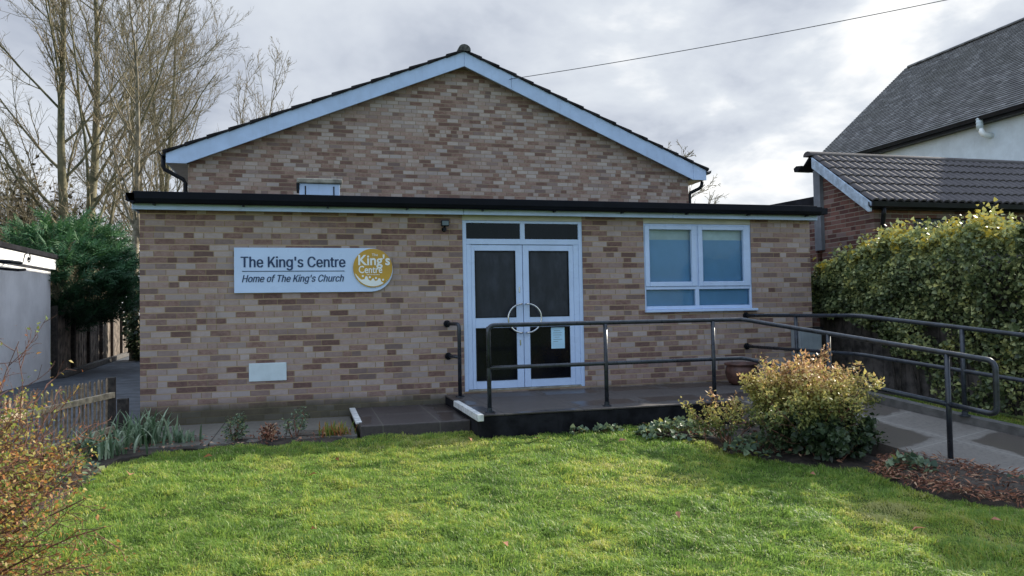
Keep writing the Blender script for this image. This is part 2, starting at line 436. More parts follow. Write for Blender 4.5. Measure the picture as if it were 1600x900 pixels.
# ------------------------------------------------------------------ geometry helpers
class MB:
    """collects boxes, prisms and tubes; build() links them as one mesh object"""
    def __init__(self):
        self.v, self.f = [], []

    def add(self, vs, fs):
        o = len(self.v)
        self.v += [tuple(p) for p in vs]
        self.f += [tuple(i + o for i in f) for f in fs]
        return self

    def box(self, x0, x1, y0, y1, z0, z1):
        x0, x1 = min(x0, x1), max(x0, x1)
        y0, y1 = min(y0, y1), max(y0, y1)
        z0, z1 = min(z0, z1), max(z0, z1)
        return self.add([(x0, y0, z0), (x1, y0, z0), (x1, y1, z0), (x0, y1, z0), (x0, y0, z1), (x1, y0, z1), (x1, y1, z1), (x0, y1, z1)],
                        [(0, 3, 2, 1), (4, 5, 6, 7), (0, 1, 5, 4), (1, 2, 6, 5), (2, 3, 7, 6), (3, 0, 4, 7)])

    def prism(self, pts, off):
        """closed solid: planar polygon pts swept by vector off"""
        n = len(pts)
        a = [Vector(q) for q in pts]
        o = Vector(off)
        return self.add(a + [q + o for q in a], [tuple(range(n))[::-1], tuple(range(n, 2 * n))] +
                        [(i, (i + 1) % n, n + (i + 1) % n, n + i) for i in range(n)])

    def tube(self, pts, r, sides=10, closed=False):
        pts = [Vector(q) for q in pts]
        n = len(pts)
        rs = r if hasattr(r, '__len__') else [r] * n
        vs, fs = [], []
        up = None
        for i, q in enumerate(pts):
            if closed:
                t = (pts[(i + 1) % n] - pts[i - 1]).normalized()
            else:
                t = (pts[min(i + 1, n - 1)] - pts[max(i - 1, 0)]).normalized()
            if up is None:
                up = t.orthogonal().normalized()
            up = (up - t * up.dot(t)).normalized()
            w = t.cross(up)
            for k in range(sides):
                a = 2 * math.pi * k / sides
                vs.append(q + (up * math.cos(a) + w * math.sin(a)) * rs[i])
        for i in range(n if closed else n - 1):
            for k in range(sides):
                k2 = (k + 1) % sides
                j = (i + 1) % n
                fs.append((i * sides + k, i * sides + k2, j * sides + k2, j * sides + k))
        if not closed:
            fs.append(tuple(range(sides))[::-1])
            fs.append(tuple((n - 1) * sides + k for k in range(sides)))
        return self.add(vs, fs)

    def lathe(self, cx, cy, prof, n=28):
        vs = [(cx + r * math.cos(2 * math.pi * k / n), cy + r * math.sin(2 * math.pi * k / n), z) for r, z in prof for k in range(n)]
        fs = [(i * n + k, i * n + (k + 1) % n, (i + 1) * n + (k + 1) % n, (i + 1) * n + k) for i in range(len(prof) - 1) for k in range(n)]
        fs.append(tuple(range(n))[::-1])
        return self.add(vs, fs)

    def build(self, name, mat, parent=None, bevel=0.0, smooth=False):
        me = bpy.data.meshes.new(name)
        me.from_pydata(self.v, [], self.f)
        me.materials.append(mat)
        bm = bmesh.new()
        bm.from_mesh(me)
        bmesh.ops.recalc_face_normals(bm, faces=bm.faces)
        bm.to_mesh(me)
        bm.free()
        if smooth:
            for q in me.polygons:
                q.use_smooth = len(q.vertices) == 4
        return link(name, me, parent, bevel)


def wpos(o):
    v = Vector(o.location)
    while o.parent:
        o = o.parent
        v += Vector(o.location)
    return v


def link(name, me, parent=None, bevel=0.0):
    o = bpy.data.objects.new(name, me)
    COL.objects.link(o)
    if parent is not None:
        o.parent = parent
        o.location = -wpos(parent)      # meshes are in world coordinates
    if bevel:
        md = o.modifiers.new("bevel", 'BEVEL')
        md.width = bevel
        md.segments = 2
        md.limit_method = 'ANGLE'
    return o


def tag(o, label=None, cat=None, group=None, kind=None):
    if label:
        o['label'] = label
    if cat:
        o['category'] = cat
    if group:
        o['group'] = group
    if kind:
        o['kind'] = kind
    return o


def thing(name, loc, label, cat, group=None):
    e = bpy.data.objects.new(name, None)
    COL.objects.link(e)
    e.location = loc
    e.empty_display_size = 0.2
    return tag(e, label, cat, group)


def struct(o, label, cat):
    return tag(o, label, cat, kind='structure')


def npmesh(name, V, F, mat, parent=None, attrs=None, smooth=False):
    """fast mesh from numpy arrays, F of shape (m, k)"""
    V = np.asarray(V, np.float32)
    F = np.asarray(F, np.int32)
    me = bpy.data.meshes.new(name)
    me.vertices.add(len(V))
    me.vertices.foreach_set('co', V.ravel())
    mF, k = F.shape
    me.loops.add(mF * k)
    me.loops.foreach_set('vertex_index', F.ravel())
    me.polygons.add(mF)
    me.polygons.foreach_set('loop_start', np.arange(0, mF * k, k, dtype=np.int32))
    me.polygons.foreach_set('loop_total', np.full(mF, k, np.int32))
    if smooth:
        me.polygons.foreach_set('use_smooth', np.ones(mF, bool))
    me.materials.append(mat)
    for an, av in (attrs or {}).items():
        at = me.attributes.new(an, 'FLOAT', 'POINT')
        at.data.foreach_set('value', np.asarray(av, np.float32))
    me.update(calc_edges=True)
    return link(name, me, parent)


def unit(a):
    return a / np.maximum(np.linalg.norm(a, axis=-1, keepdims=True), 1e-9)


def scatter(tv, tf, pos, axis, nrm, size, rnd):
    """copies of a template leaf (y along axis, z along normal) as arrays V, F, rnd"""
    axis = unit(axis)
    x = unit(np.cross(axis, nrm))
    z = np.cross(x, axis)
    tv = np.asarray(tv, float)
    V = pos[:, None, :] + size[:, None, None] * (tv[None, :, 0:1] * x[:, None] + tv[None, :, 1:2] * axis[:, None] + tv[None, :, 2:3] * z[:, None])
    N, k = len(pos), len(tv)
    F = (np.asarray(tf)[None] + (np.arange(N) * k)[:, None, None]).reshape(-1, len(tf[0]))
    return V.reshape(-1, 3), F, np.repeat(rnd, k)


LEAF_V = [(0, 0, 0), (-0.26, 0.38, 0.07), (0, 0.45, 0), (0.26, 0.38, 0.07), (0, 1.0, -0.08)]
LEAF_F = [(0, 2, 1), (0, 3, 2), (1, 2, 4), (2, 3, 4)]
IVY_V = [(0, 0, 0), (-0.5, 0.12, 0.05), (-0.34, 0.55, 0.03), (0, 1.0, -0.1), (0.34, 0.55, 0.03), (0.5, 0.12, 0.05), (0, 0.4, -0.03)]
IVY_F = [(6, 0, 1), (6, 1, 2), (6, 2, 3), (6, 3, 4), (6, 4, 5), (6, 5, 0)]
STRAP_V = [(-0.5, 0, 0), (0.5, 0, 0), (-0.45, 0.4, 0.0), (0.45, 0.4, 0.0), (-0.35, 0.75, -0.05), (0.35, 0.75, -0.05), (0, 1, -0.2)]


def rdir(n, zb=0.0):
    v = RNG.normal(size=(n, 3))
    v[:, 2] += zb
    return unit(v)


def leaves(name, mat, pos, out, size, rnd, parent=None, tpl='leaf', up=0.4, jitter=0.7, label=None):
    n = len(pos)
    axis = unit(out * 0.6 + rdir(n) * jitter + np.array([0, 0, -0.15]))
    nrm = unit(out * 0.7 + rdir(n) * jitter + np.array([0, 0, up]))
    tv, tf = (LEAF_V, LEAF_F) if tpl == 'leaf' else (IVY_V, IVY_F)
    V, F, r = scatter(tv, tf, pos, axis, nrm, size, rnd)
    return npmesh(name, V, F, mat, parent, {'rnd': r})


def vnoise(x, y, seed=0, freq=1.0):
    """smooth 2-D value noise, 0..1"""
    g = np.random.default_rng(seed).random((64, 64))
    x = np.asarray(x) * freq + 100.3
    y = np.asarray(y) * freq + 100.7
    xi, yi = np.floor(x).astype(int), np.floor(y).astype(int)
    fx, fy = x - xi, y - yi
    fx, fy = fx * fx * (3 - 2 * fx), fy * fy * (3 - 2 * fy)
    q = lambda a, c: g[a % 64, c % 64]
    return (q(xi, yi) * (1 - fx) + q(xi + 1, yi) * fx) * (1 - fy) + (q(xi, yi + 1) * (1 - fx) + q(xi + 1, yi + 1) * fx) * fy


def gz(x, y):
    """height of the natural ground"""
    y = np.asarray(y, float)
    return -0.275 + 0.06 * np.clip(y + 1.7, -7.0, 0.0) + 0 * np.asarray(x)


def hum(x, y):
    """lawn surface: the ground with hummocks and hollows"""
    return gz(x, y) + 0.03 * (vnoise(x, y, 5, 1.1) - 0.5) + 0.034 * (vnoise(x, y, 6, 3.6) - 0.5) + 0.026 * (vnoise(x, y, 7, 8.5) - 0.5)


# ------------------------------------------------------------------ ground, lawn, drive, paths
xs = np.concatenate([[-600, -200, -80, -40, -20], np.linspace(-12, 12, 49), [20, 40, 80, 200, 600]])
ys = np.concatenate([[-600, -200, -80, -40, -20], np.linspace(-12, 30, 85), [40, 80, 200, 600]])
X, Y = np.meshgrid(xs, ys)
Z = gz(X, Y) - 0.05
nx = len(xs)
I = np.arange(len(ys) - 1)[:, None] * nx + np.arange(nx - 1)[None]
F = np.stack([I, I + 1, I + nx + 1, I + nx], -1).reshape(-1, 4)
struct(npmesh('ground', np.stack([X, Y, Z], -1).reshape(-1, 3), F, M['lawnsoil']), 'earth and rough grass under and around the buildings', 'ground')

_ry = np.array([-9.5, -6.5, -5.5, -5.0, -4.6, -4.2, -3.6, -3.2, -2.5, -2.1, -1.6])
_rx = np.array([6.0, 4.3, 3.15, 2.75, 2.62, 2.72, 2.15, 2.02, 1.85, 2.6, 2.6])


def lawn_mask(x, y):
    top = np.where(x < -1.47, -1.72 - 0.10 * np.clip(-2.6 - x, 0, 2), np.where(x < -0.25, -1.66, -2.09)) + 0.05 * (vnoise(x, y, 3, 4.0) - 0.5)
    left = np.interp(y, [-9.5, -5.0, -3.2, -2.2, -1.7], [-4.6, -4.0, -3.85, -3.75, -3.35])
    return (y < top) & (x > left) & (x < np.interp(y, _ry, _rx) + 0.06 * (vnoise(x, y, 4, 5.0) - 0.5)) & (y > -9.4)


xs = np.arange(-4.6, 6.0, 0.05)
ys = np.arange(-9.5, -1.6, 0.05)
X, Y = np.meshgrid(xs, ys)
Z = hum(X, Y)
nx = len(xs)
I = np.arange(len(ys) - 1)[:, None] * nx + np.arange(nx - 1)[None]
F = np.stack([I, I + 1, I + nx + 1, I + nx], -1).reshape(-1, 4)
cxy = np.stack([X, Y], -1).reshape(-1, 2)[F].mean(1)
F = F[lawn_mask(cxy[:, 0], cxy[:, 1])]
struct(npmesh('lawn', np.stack([X, Y, Z], -1).reshape(-1, 3), F, M['lawnsoil'], smooth=True), 'turf of the front lawn, mossy and uneven', 'lawn')


def grass(name, x, y, hmin, hmax, label, seed, patch=True, zoff=0.0):
    r = np.random.default_rng(seed)
    n = len(x)
    z = hum(x, y) + zoff
    tuft = vnoise(x, y, 8, 3.2) * 0.6 + vnoise(x, y, 9, 8.0) * 0.4
    tuft2 = vnoise(x, y, 20, 13.0)
    h = (hmin + (hmax - hmin) * r.random(n)) * (0.30 + 1.0 * tuft ** 1.5 + 0.75 * tuft2 ** 2)
    a = r.random(n) * 2 * np.pi
    ph = vnoise(x, y, 31, 5.0) * 6.3
    lean = 0.25 + 1.05 * r.random(n)
    dx_, dy_ = np.cos(a) + 0.7 * np.cos(ph), np.sin(a) + 0.7 * np.sin(ph)
    w = (0.0016 + 0.0022 * r.random(n))
    sx_, sy_ = -np.sin(a) * w, np.cos(a) * w
    B = np.stack([x, y, z - 0.005], -1)
    Sd = np.stack([sx_, sy_, 0 * w], -1)
    Ld = np.stack([dx_, dy_, 0 * dx_], -1) * (h * lean * 0.75)[:, None]
    Up = np.stack([0 * h, 0 * h, h], -1)
    P1 = B + Ld * 0.30 + Up * 0.55
    P2 = B + Ld * 1.15 + Up * (1.0 - 0.42 * lean)[:, None]
    V = np.stack([B - Sd, B + Sd, P1 - Sd * 0.8, P1 + Sd * 0.8, P2], 1).reshape(-1, 3)
    o = (np.arange(n) * 5)[:, None]
    F = np.concatenate([o + np.array([[0, 1, 3]]), o + np.array([[0, 3, 2]]), o + np.array([[2, 3, 4]])])
    ye = vnoise(x, y, 12, 0.75) * 0.5 + vnoise(x, y, 13, 2.3) * 0.3 + vnoise(x, y, 14, 6.0) * 0.2
    moss = np.clip((vnoise(x, y, 15, 1.3) - 0.58) * 3, 0, 1) * np.clip((x + 1.2) / 1.5, 0, 1)
    rnd = np.clip(0.18 + 0.66 * ye + 0.42 * (r.random(n) - 0.5) - 0.40 * (tuft - 0.5) + 0.30 * (tuft2 - 0.5) + 0.36 * moss, 0, 0.97)
    dead = r.random(n) < 0.04
    rnd[dead] = 1.0
    rr = np.repeat(rnd, 5)
    return tag(npmesh(name, V, F, M['grass'], None, {'rnd': rr}), label, 'grass', kind='stuff')


def cull(x, y, z=-0.35, mar=0.08):
    """keep what lies in the picture's wedge"""
    vx, vy, vz = x - CAM.x, y - CAM.y, z - CAM.z
    dep = vx * _F.x + vy * _F.y + vz * _F.z
    u = (vx * _Rv.x + vy * _Rv.y + vz * _Rv.z) / dep
    v = (vx * _Uv.x + vy * _Uv.y + vz * _Uv.z) / dep
    return (dep > 0.5) & (np.abs(u) < 0.687 + mar * 3) & (v > -0.387 - mar)


N0 = 900000
gx = RNG.uniform(-4.6, 5.5, N0)
gy = RNG.uniform(-9.0, -1.6, N0)
k = lawn_mask(gx, gy) & cull(gx, gy)
dens = np.interp(gy, [-7.0, -5.5, -4.0, -1.6], [1.0, 1.0, 0.75, 0.55])
k &= RNG.random(N0) < dens
grass('grass', gx[k], gy[k], 0.022, 0.058, 'short tufted green lawn grass in front of the hall', 21)
# verge beyond the ramp kerb
gx = RNG.uniform(4.4, 6.1, 40000)
gy = RNG.uniform(-5.0, 0.4, 40000)
k = (gx > np.interp(gy, [-5.0, -3.4, -2.35, -2.0, 0.4], [5.42, 4.80, 4.42, 4.75, 4.75])) & (gx < 5.95)
grass('grass', gx[k], gy[k], 0.025, 0.06, 'dark shaded grass strip between the ramp kerb and the ivy hedge', 22, zoff=0.02)
_v = MB()
_v.add([(4.75, 0.5, -0.262), (4.75, -2.1, -0.262), (5.42, -5.0, -0.42), (9.0, -5.0, -0.42), (9.0, 0.5, -0.262)], [(0, 1, 2, 3, 4)])
struct(_v.build('verge', M['lawnsoil']), 'earth of the grass verge beside the ramp', 'verge')

struct(MB().add([(-9.5, 40, -0.262), (-9.5, -2.5, -0.262), (-4.62, -2.5, -0.262), (-4.30, 0.3, -0.262), (-3.96, 0.3, -0.262), (-3.96, 40, -0.262)],
                [(0, 1, 2, 3, 4, 5)]).build('driveway', M['asphalt']), 'blue grey asphalt drive running back beside the hall', 'driveway')
struct(MB().prism([(-8.42, 22.0, -0.26), (-7.42, 9.0, -0.26), (-7.26, 9.0, -0.26), (-8.26, 22.0, -0.26)], (0, 0, 0.13)).build('kerb', M['kerb'], bevel=0.015),
       'low concrete kerb along the foot of the wooden fence', 'kerb')
struct(MB().box(-4.0, -1.5, -1.55, -0.002, -0.45, -0.25).build('path', M['path'], bevel=0.008), 'paving slabs along the foot of the brick wall', 'path')
struct(MB().box(-1.47, -0.272, -1.62, -0.002, -0.5, -0.15).build('step', M['step'], bevel=0.01), 'low paved step leading up to the landing', 'step')
struct(MB().box(-1.505, -1.435, -1.32, -0.03, -0.17, -0.142).build('step_nosing', M['nosing'], bevel=0.006), 'white painted edge strip on the low step', 'step edge')
ld = struct(MB().box(-0.268, 4.60, -2.05, -0.002, -0.5, -0.064).build('landing', M['plinth'], bevel=0.006), 'dark raised landing in front of the entrance doors', 'landing')
struct(MB().box(-0.272, 4.604, -2.056, -0.002, -0.060, -0.040).build('landing_paving', M['landing'], bevel=0.006), 'damp dark paving on top of the landing', 'landing')
struct(MB().box(-0.292, -0.225, -2.075, -0.72, -0.105, -0.034).build('landing_nosing', M['nosing'], bevel=0.005), 'white painted edge strip on the landing', 'step edge')
# ramp: a sloping slab with kerb, carrying on as a path
L0, L1, L2 = (2.85, -2.06, -0.045), (3.44, -4.5, -0.375), (4.35, -7.2, -0.46)
R0_, R1_, R2_ = (4.22, -2.06, -0.045), (5.03, -4.5, -0.375), (6.1, -7.2, -0.46)
dn = lambda q: (q[0], q[1], -0.9)
struct(MB().add([L0, L1, R1_, R0_, dn(L0), dn(L1), dn(R1_), dn(R0_)], [(0, 1, 2, 3), (4, 7, 6, 5), (0, 4, 5, 1), (1, 5, 6, 2), (2, 6, 7, 3), (3, 7, 4, 0)])
       .build('ramp', M['ramp']), 'pale concrete access ramp with dark damp patches', 'ramp')
struct(MB().add([L1, L2, R2_, R1_, dn(L1), dn(L2), dn(R2_), dn(R1_)], [(0, 1, 2, 3), (4, 7, 6, 5), (0, 4, 5, 1), (1, 5, 6, 2), (2, 6, 7, 3)])
       .build('path', M['ramp']), 'concrete path below the access ramp', 'path')
kb = MB()
pts = [(4.22, -2.06, 0.055), (4.66, -3.4, -0.145), (5.03, -4.5, -0.28), (6.1, -7.2, -0.36)]
for a, c in zip(pts[:-1], pts[1:]):
    w = 0.13
    kb.add([(a[0], a[1], a[2]), (c[0], c[1], c[2]), (c[0] + w, c[1], c[2]), (a[0] + w, a[1], a[2]),
            (a[0], a[1], -0.9), (c[0], c[1], -0.9), (c[0] + w, c[1], -0.9), (a[0] + w, a[1], -0.9)],
           [(0, 1, 2, 3), (4, 7, 6, 5), (0, 4, 5, 1), (1, 5, 6, 2), (2, 6, 7, 3), (3, 7, 4, 0)])
struct(kb.build('kerb', M['kerb']), 'rough concrete kerb along the far side of the ramp', 'kerb')
# planting beds
def bed(pts, label, h=0.03):
    c = np.array(pts).mean(0)
    vs, fs = [], []
    n = len(pts)
    P = np.array(pts)
    rings = 7
    for i in range(rings):
        t = i / rings
        for q in P:
            x, y = q * (1 - t) + c * t
            vs.append((x, y, float(gz(x, y)) - 0.02 + (h + 0.02) * min(1, t * 3) + 0.035 * (float(vnoise(x, y, 40, 6.0)) - 0.4)))
    vs.append((c[0], c[1], float(gz(c[0], c[1])) + h))
    for i in range(rings - 1):
        for k_ in range(n):
            k2 = (k_ + 1) % n
            fs.append((i * n + k_, i * n + k2, (i + 1) * n + k2, (i + 1) * n + k_))
    for k_ in range(n):
        fs.append(((rings - 1) * n + k_, (rings - 1) * n + (k_ + 1) % n, rings * n))
    return struct(MB().add(vs, fs).build('soil_bed', M['soil'], smooth=True), label, 'soil')


bed([(0.9, -2.06), (2.9, -2.06), (3.1, -3.0), (3.35, -4.1), (2.8, -4.2), (2.25, -3.75), (1.95, -3.3), (1.8, -2.6), (1.3, -2.3)], 'dark soil of the bed under the yellow bush')
bed([(2.6, -4.35), (3.3, -4.0), (3.6, -4.25), (3.7, -4.9), (3.9, -5.6), (3.2, -5.5), (2.75, -5.0)], 'dark soil of the bed beside the ramp', 0.09)
bed([(-4.4, -1.0), (-3.7, -0.9), (-3.1, -1.2), (-2.9, -1.5), (-3.6, -1.75), (-3.8, -2.3), (-4.0, -4.5), (-4.8, -4.5), (-4.6, -2.0)], 'dark soil of the bed along the picket fence', 0.0)
bed([(-2.9, -1.25), (-1.55, -1.2), (-1.55, -1.72), (-2.3, -1.80), (-3.0, -1.80)], 'narrow strip of soil in front of the path slabs', 0.025)


# ------------------------------------------------------------------ the hall
hall = thing('church_hall', (0.73, 2.3, -0.3), 'buff brick community hall with gabled main block and flat roofed front entrance block', 'building')
DX0, DX1, DZ1 = 0.0, 1.707, 2.34
WX0, WX1, WZ0 = 2.641, 4.388, 0.99
w = MB()
w.box(-3.94, DX0, 0, 0.28, -0.45, 2.40).box(DX0, DX1, 0, 0.28, -0.45, -0.012).box(DX1, WX0, 0, 0.28, -0.45, 2.40)
w.box(WX0, WX1, 0, 0.28, -0.45, WZ0).box(WX1, 5.41, 0, 0.28, -0.45, 2.40)
w.box(-3.94, -3.66, 0.28, 4.6, -0.45, 2.40).box(5.13, 5.41, 0.28, 4.6, -0.45, 2.40)
w.build('wall', M['brick'], hall)
# dark room behind the glass
# flat roof, fascia, gutter
MB().box(-3.97, 5.44, -0.095, 4.6, 2.43, 2.50).build('flat_roof', M['felt'], hall)
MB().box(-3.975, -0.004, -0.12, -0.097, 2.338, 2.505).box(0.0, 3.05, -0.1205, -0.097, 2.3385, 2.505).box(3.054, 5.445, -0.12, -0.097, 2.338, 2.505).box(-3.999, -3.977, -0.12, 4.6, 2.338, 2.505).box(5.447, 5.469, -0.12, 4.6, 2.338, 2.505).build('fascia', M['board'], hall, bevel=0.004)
MB().box(-3.97, 5.44, -0.096, -0.002, 2.352, 2.366).build('soffit', M['soffit'], hall)
g = MB()
prof = [(-0.122, 2.522), (-0.128, 2.452), (-0.148, 2.413), (-0.19, 2.398), (-0.225, 2.415), (-0.243, 2.455), (-0.246, 2.522), (-0.238, 2.522), (-0.235, 2.46), (-0.19, 2.41), (-0.14, 2.455), (-0.132, 2.522)]
g.prism([(-3.97, y_, z_) for y_, z_ in prof], (9.43, 0, 0))
g.box(-4.04, -3.95, -0.25, -0.12, 2.425, 2.515).box(5.445, 5.56, -0.235, -0.125, 2.42, 2.51)
g.prism([(-4.04, -0.25, 2.515), (-3.95, -0.25, 2.515), (-3.95, -0.25, 2.41), (-3.985, -0.25, 2.395)], (0, 0.12, 0))
g.build('gutter', M['blackgut'], hall)
MB().box(-3.99, 5.46, -0.134, -0.09, 2.507, 2.556).build('roof_edge_trim', M['blackgut'], hall, bevel=0.006)
for i in range(10):
    x_ = -3.75 + i * 1.0
    MB().box(x_ - 0.012, x_ + 0.012, -0.20, -0.122, 2.386, 2.404).build('gutter_bracket', M['black'], hall)

# --- door set
fr = MB()
fy0, fy1 = 0.012, 0.082
fr.box(0.0, 0.055, fy0, fy1, -0.012, 2.279).box(1.652, DX1, fy0, fy1, -0.012, 2.279)
fr.box(0.055, 1.652, fy0, fy1, 2.246, 2.279).box(0.055, 1.652, fy0, fy1, 1.957, 2.032).box(0.81, 0.874, fy0, fy1, 2.032, 2.246)
fr.box(0.056, 0.118, fy0 + 0.006, fy1, 0.012, 1.956).box(1.575, 1.651, fy0 + 0.006, fy1, 0.012, 1.956)
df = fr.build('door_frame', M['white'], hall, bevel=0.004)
tl = MB().box(0.056, 0.809, 0.04, 0.05, 2.033, 2.245).build('transom_pane', M['darkglass'], df)
tr = MB().box(0.875, 1.651, 0.04, 0.05, 2.033, 2.245).build('transom_pane', M['darkglass'], df)
MB().box(0.055, 1.652, 0.0, 0.09, -0.010, 0.008).build('threshold', M['concrete'], df)
MB().box(0.003, DX1 - 0.003, 0.006, 0.08, 2.281, 2.352).build('lintel_board', M['cream'], hall)


def leaf(x0, x1, gx0, gx1, side):
    lf = MB()
    y0, y1 = 0.022, 0.066
    zz = (0.012, 0.118, 0.828, 0.965, 1.872, 1.95)
    lf.box(x0, gx0, y0, y1, zz[0], zz[5]).box(gx1, x1, y0, y1, zz[0], zz[5])
    lf.box(gx0, gx1, y0, y1, zz[0], zz[1]).box(gx0, gx1, y0, y1, zz[2], zz[3]).box(gx0, gx1, y0, y1, zz[4], zz[5])
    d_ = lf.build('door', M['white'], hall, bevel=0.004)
    bd = MB()
    for za, zb in ((zz[1], zz[2]), (zz[3], zz[4])):
        e = 0.012
        bd.box(gx0, gx0 + e, 0.018, 0.03, za, zb).box(gx1 - e, gx1, 0.018, 0.03, za, zb).box(gx0 + e, gx1 - e, 0.018, 0.03, za, za + e).box(gx0 + e, gx1 - e, 0.018, 0.03, zb - e, zb)
    bd.build('glazing_bead', M['black'], d_)
    MB().box(gx0 + 0.001, gx1 - 0.001, 0.036, 0.044, zz[1] + .001, zz[2] - .001).build('pane', M['darkglass'], d_)
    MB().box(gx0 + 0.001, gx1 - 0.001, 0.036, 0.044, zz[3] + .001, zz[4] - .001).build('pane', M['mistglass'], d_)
    # half-ring pull handle
    cx = x1 - 0.035 if side < 0 else x0 + 0.035
    rad = 0.195
    pts = [(cx, 0.024, 0.949 + rad)] + [(cx + side * rad * math.cos(a), -0.045, 0.949 + rad * math.sin(a)) for a in np.linspace(math.pi / 2, -math.pi / 2, 22)] + [(cx, 0.024, 0.949 - rad)]
    MB().tube(pts, 0.0125, 10).build('handle', M['steel'], d_, smooth=True)
    kx = x1 - 0.05 if side < 0 else x0 + 0.03
    lk = MB().box(kx - 0.008, kx + 0.008, 0.014, 0.024, 1.30, 1.38)
    if side < 0:
        lk.build('lock', M['steel'], d_, bevel=0.003)
        MB().box(kx - 0.008, kx + 0.008, 0.014, 0.024, 0.58, 0.66).build('lock', M['steel'], d_, bevel=0.003)
    return d_


leaf(0.120, 0.834, 0.168, 0.735, -1)
leaf(0.842, 1.573, 0.928, 1.503, 1)

# --- window
wf = MB()
wy0, wy1 = 0.015, 0.085
wf.box(WX0, WX0 + 0.03, wy0, wy1, 1.03, 2.270).box(WX1 - 0.03, WX1, wy0, wy1, 1.03, 2.270).box(WX0 + 0.03, WX1 - 0.03, wy0, wy1, 2.248, 2.270)
wf.box(WX0 + 0.03, WX1 - 0.03, wy0, wy1, 1.318, 1.362).box(WX0 + 0.03, WX1 - 0.03, wy0, wy1, 1.03, 1.080).box(3.455, 3.515, wy0, wy1, 1.08, 1.318).box(3.480, 3.512, wy0, wy1, 1.362, 2.248)
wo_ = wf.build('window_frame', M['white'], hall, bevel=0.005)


def sash(x0, x1, z0, z1, gx0, gx1, gz0, gz1):
    s_ = MB().box(x0, gx0, 0.002, 0.07, z0, z1).box(gx1, x1, 0.002, 0.07, z0, z1).box(gx0, gx1, 0.002, 0.07, z0, gz0).box(gx0, gx1, 0.002, 0.07, gz1, z1)
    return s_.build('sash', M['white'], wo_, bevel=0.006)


def pane(x0, x1, z0, z1):
    MB().box(x0, x1, 0.044, 0.05, z0, z1).build('pane', M['glass'], wo_)


sash(2.664, 3.479, 1.364, 2.247, 2.732, 3.405, 1.430, 2.187)
sash(3.513, 4.364, 1.364, 2.247, 3.582, 4.262, 1.430, 2.187)
pane(2.733, 3.404, 1.431, 2.186)
pane(3.583, 4.261, 1.431, 2.186)
pane(2.672, 3.454, 1.081, 1.317)
pane(3.516, 4.357, 1.081, 1.317)
MB().box(2.66, 3.475, 0.09, 0.094, 1.04, 2.045).box(3.52, 4.37, 0.09, 0.094, 1.04, 2.045).build('frosted_film', M['film'], hall)
MB().box(2.65, 4.38, 0.097, 0.102, 1.04, 2.26).build('blind', M['blindback'], hall)
MB().box(WX0 - 0.005, WX1 + 0.06, -0.05, 0.10, 0.992, 1.028).build('window_sill', M['white'], hall, bevel=0.006)
MB().box(WX0 + 0.003, WX1 - 0.003, 0.006, 0.08, 2.272, 2.352).build('lintel_board', M['cream'], hall)
# --- wall vent, flush panel with fine perforation
v_ = MB().box(-2.712, -2.268, -0.014, 0.0, 0.24, 0.463)
hv = v_.build('wall_vent', M['vent'], hall, bevel=0.004)
gr = MB()
for i in range(13):
    for j in range(6):
        gr.box(-2.688 + i * 0.0315, -2.688 + i * 0.0315 + 0.019, -0.0155, -0.0135, 0.258 + j * 0.0335, 0.258 + j * 0.0335 + 0.021)
gr.build('vent_grille', M['cabinet'] if False else M['vent'], hv)

# --- roof vent housing above the gutter
rb = MB().box(-2.10, -1.56, 0.8, 1.25, 2.5, 2.855).build('vent_housing', M['board'], hall, bevel=0.006)
MB().box(-2.135, -1.525, 0.765, 1.285, 2.858, 2.925).build('cover', M['concrete'], rb, bevel=0.015)
vh = MB().box(-2.14, -2.105, 0.78, 1.2, 2.78, 2.855)
for q in (-2.02, -1.64):
    vh.box(q - 0.008, q + 0.008, 0.792, 0.8, 2.70, 2.82)
vh.box(-2.02, -1.64, 0.794, 0.80, 2.665, 2.672).build('hinge', M['black'], rb)

# --- gabled main block
AX, BY = 1.0, 4.42            # apex x, front plane of the bargeboards
zl = lambda x: 6.157 - 0.4075 * (AX - x) if x < AX else 6.157 - 0.4145 * (x - AX)
hw = MB()
hw.prism([(-4.06, 4.6, -0.45), (5.90, 4.6, -0.45), (5.90, 4.6, zl(5.9) - 0.16), (AX, 4.6, 6.157 - 0.16), (-4.06, 4.6, zl(-4.06) - 0.16)], (0, 0.28, 0))
hw.box(-4.06, -3.78, 4.88, 16, -0.45, 3.82).box(5.62, 5.90, 4.88, 16, -0.45, 3.82)
hw.prism([(-4.06, 16, -0.45), (5.90, 16, -0.45), (5.90, 16, zl(5.9) - 0.16), (AX, 16, 6.0), (-4.06, 16, zl(-4.06) - 0.16)], (0, 0.28, 0))
hw.build('hall_wall', M['hallbrick'], hall)
# bargeboards
XL, XR = -4.395, 6.235
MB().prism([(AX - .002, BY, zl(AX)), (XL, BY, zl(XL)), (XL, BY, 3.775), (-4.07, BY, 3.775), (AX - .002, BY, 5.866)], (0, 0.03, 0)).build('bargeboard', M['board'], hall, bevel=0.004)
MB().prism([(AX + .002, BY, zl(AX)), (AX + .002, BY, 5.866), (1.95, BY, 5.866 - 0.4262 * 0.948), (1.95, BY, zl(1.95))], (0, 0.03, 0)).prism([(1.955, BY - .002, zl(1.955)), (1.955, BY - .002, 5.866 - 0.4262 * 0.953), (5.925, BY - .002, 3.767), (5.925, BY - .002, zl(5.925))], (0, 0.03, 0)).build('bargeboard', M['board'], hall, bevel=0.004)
MB().prism([(5.929, BY - 0.003, zl(5.929)), (5.929, BY - 0.003, 3.767), (XR, BY - 0.003, 3.767), (XR, BY - 0.003, zl(XR))], (0, 0.03, 0)).build('bargeboard_end', M['board'], hall, bevel=0.004)
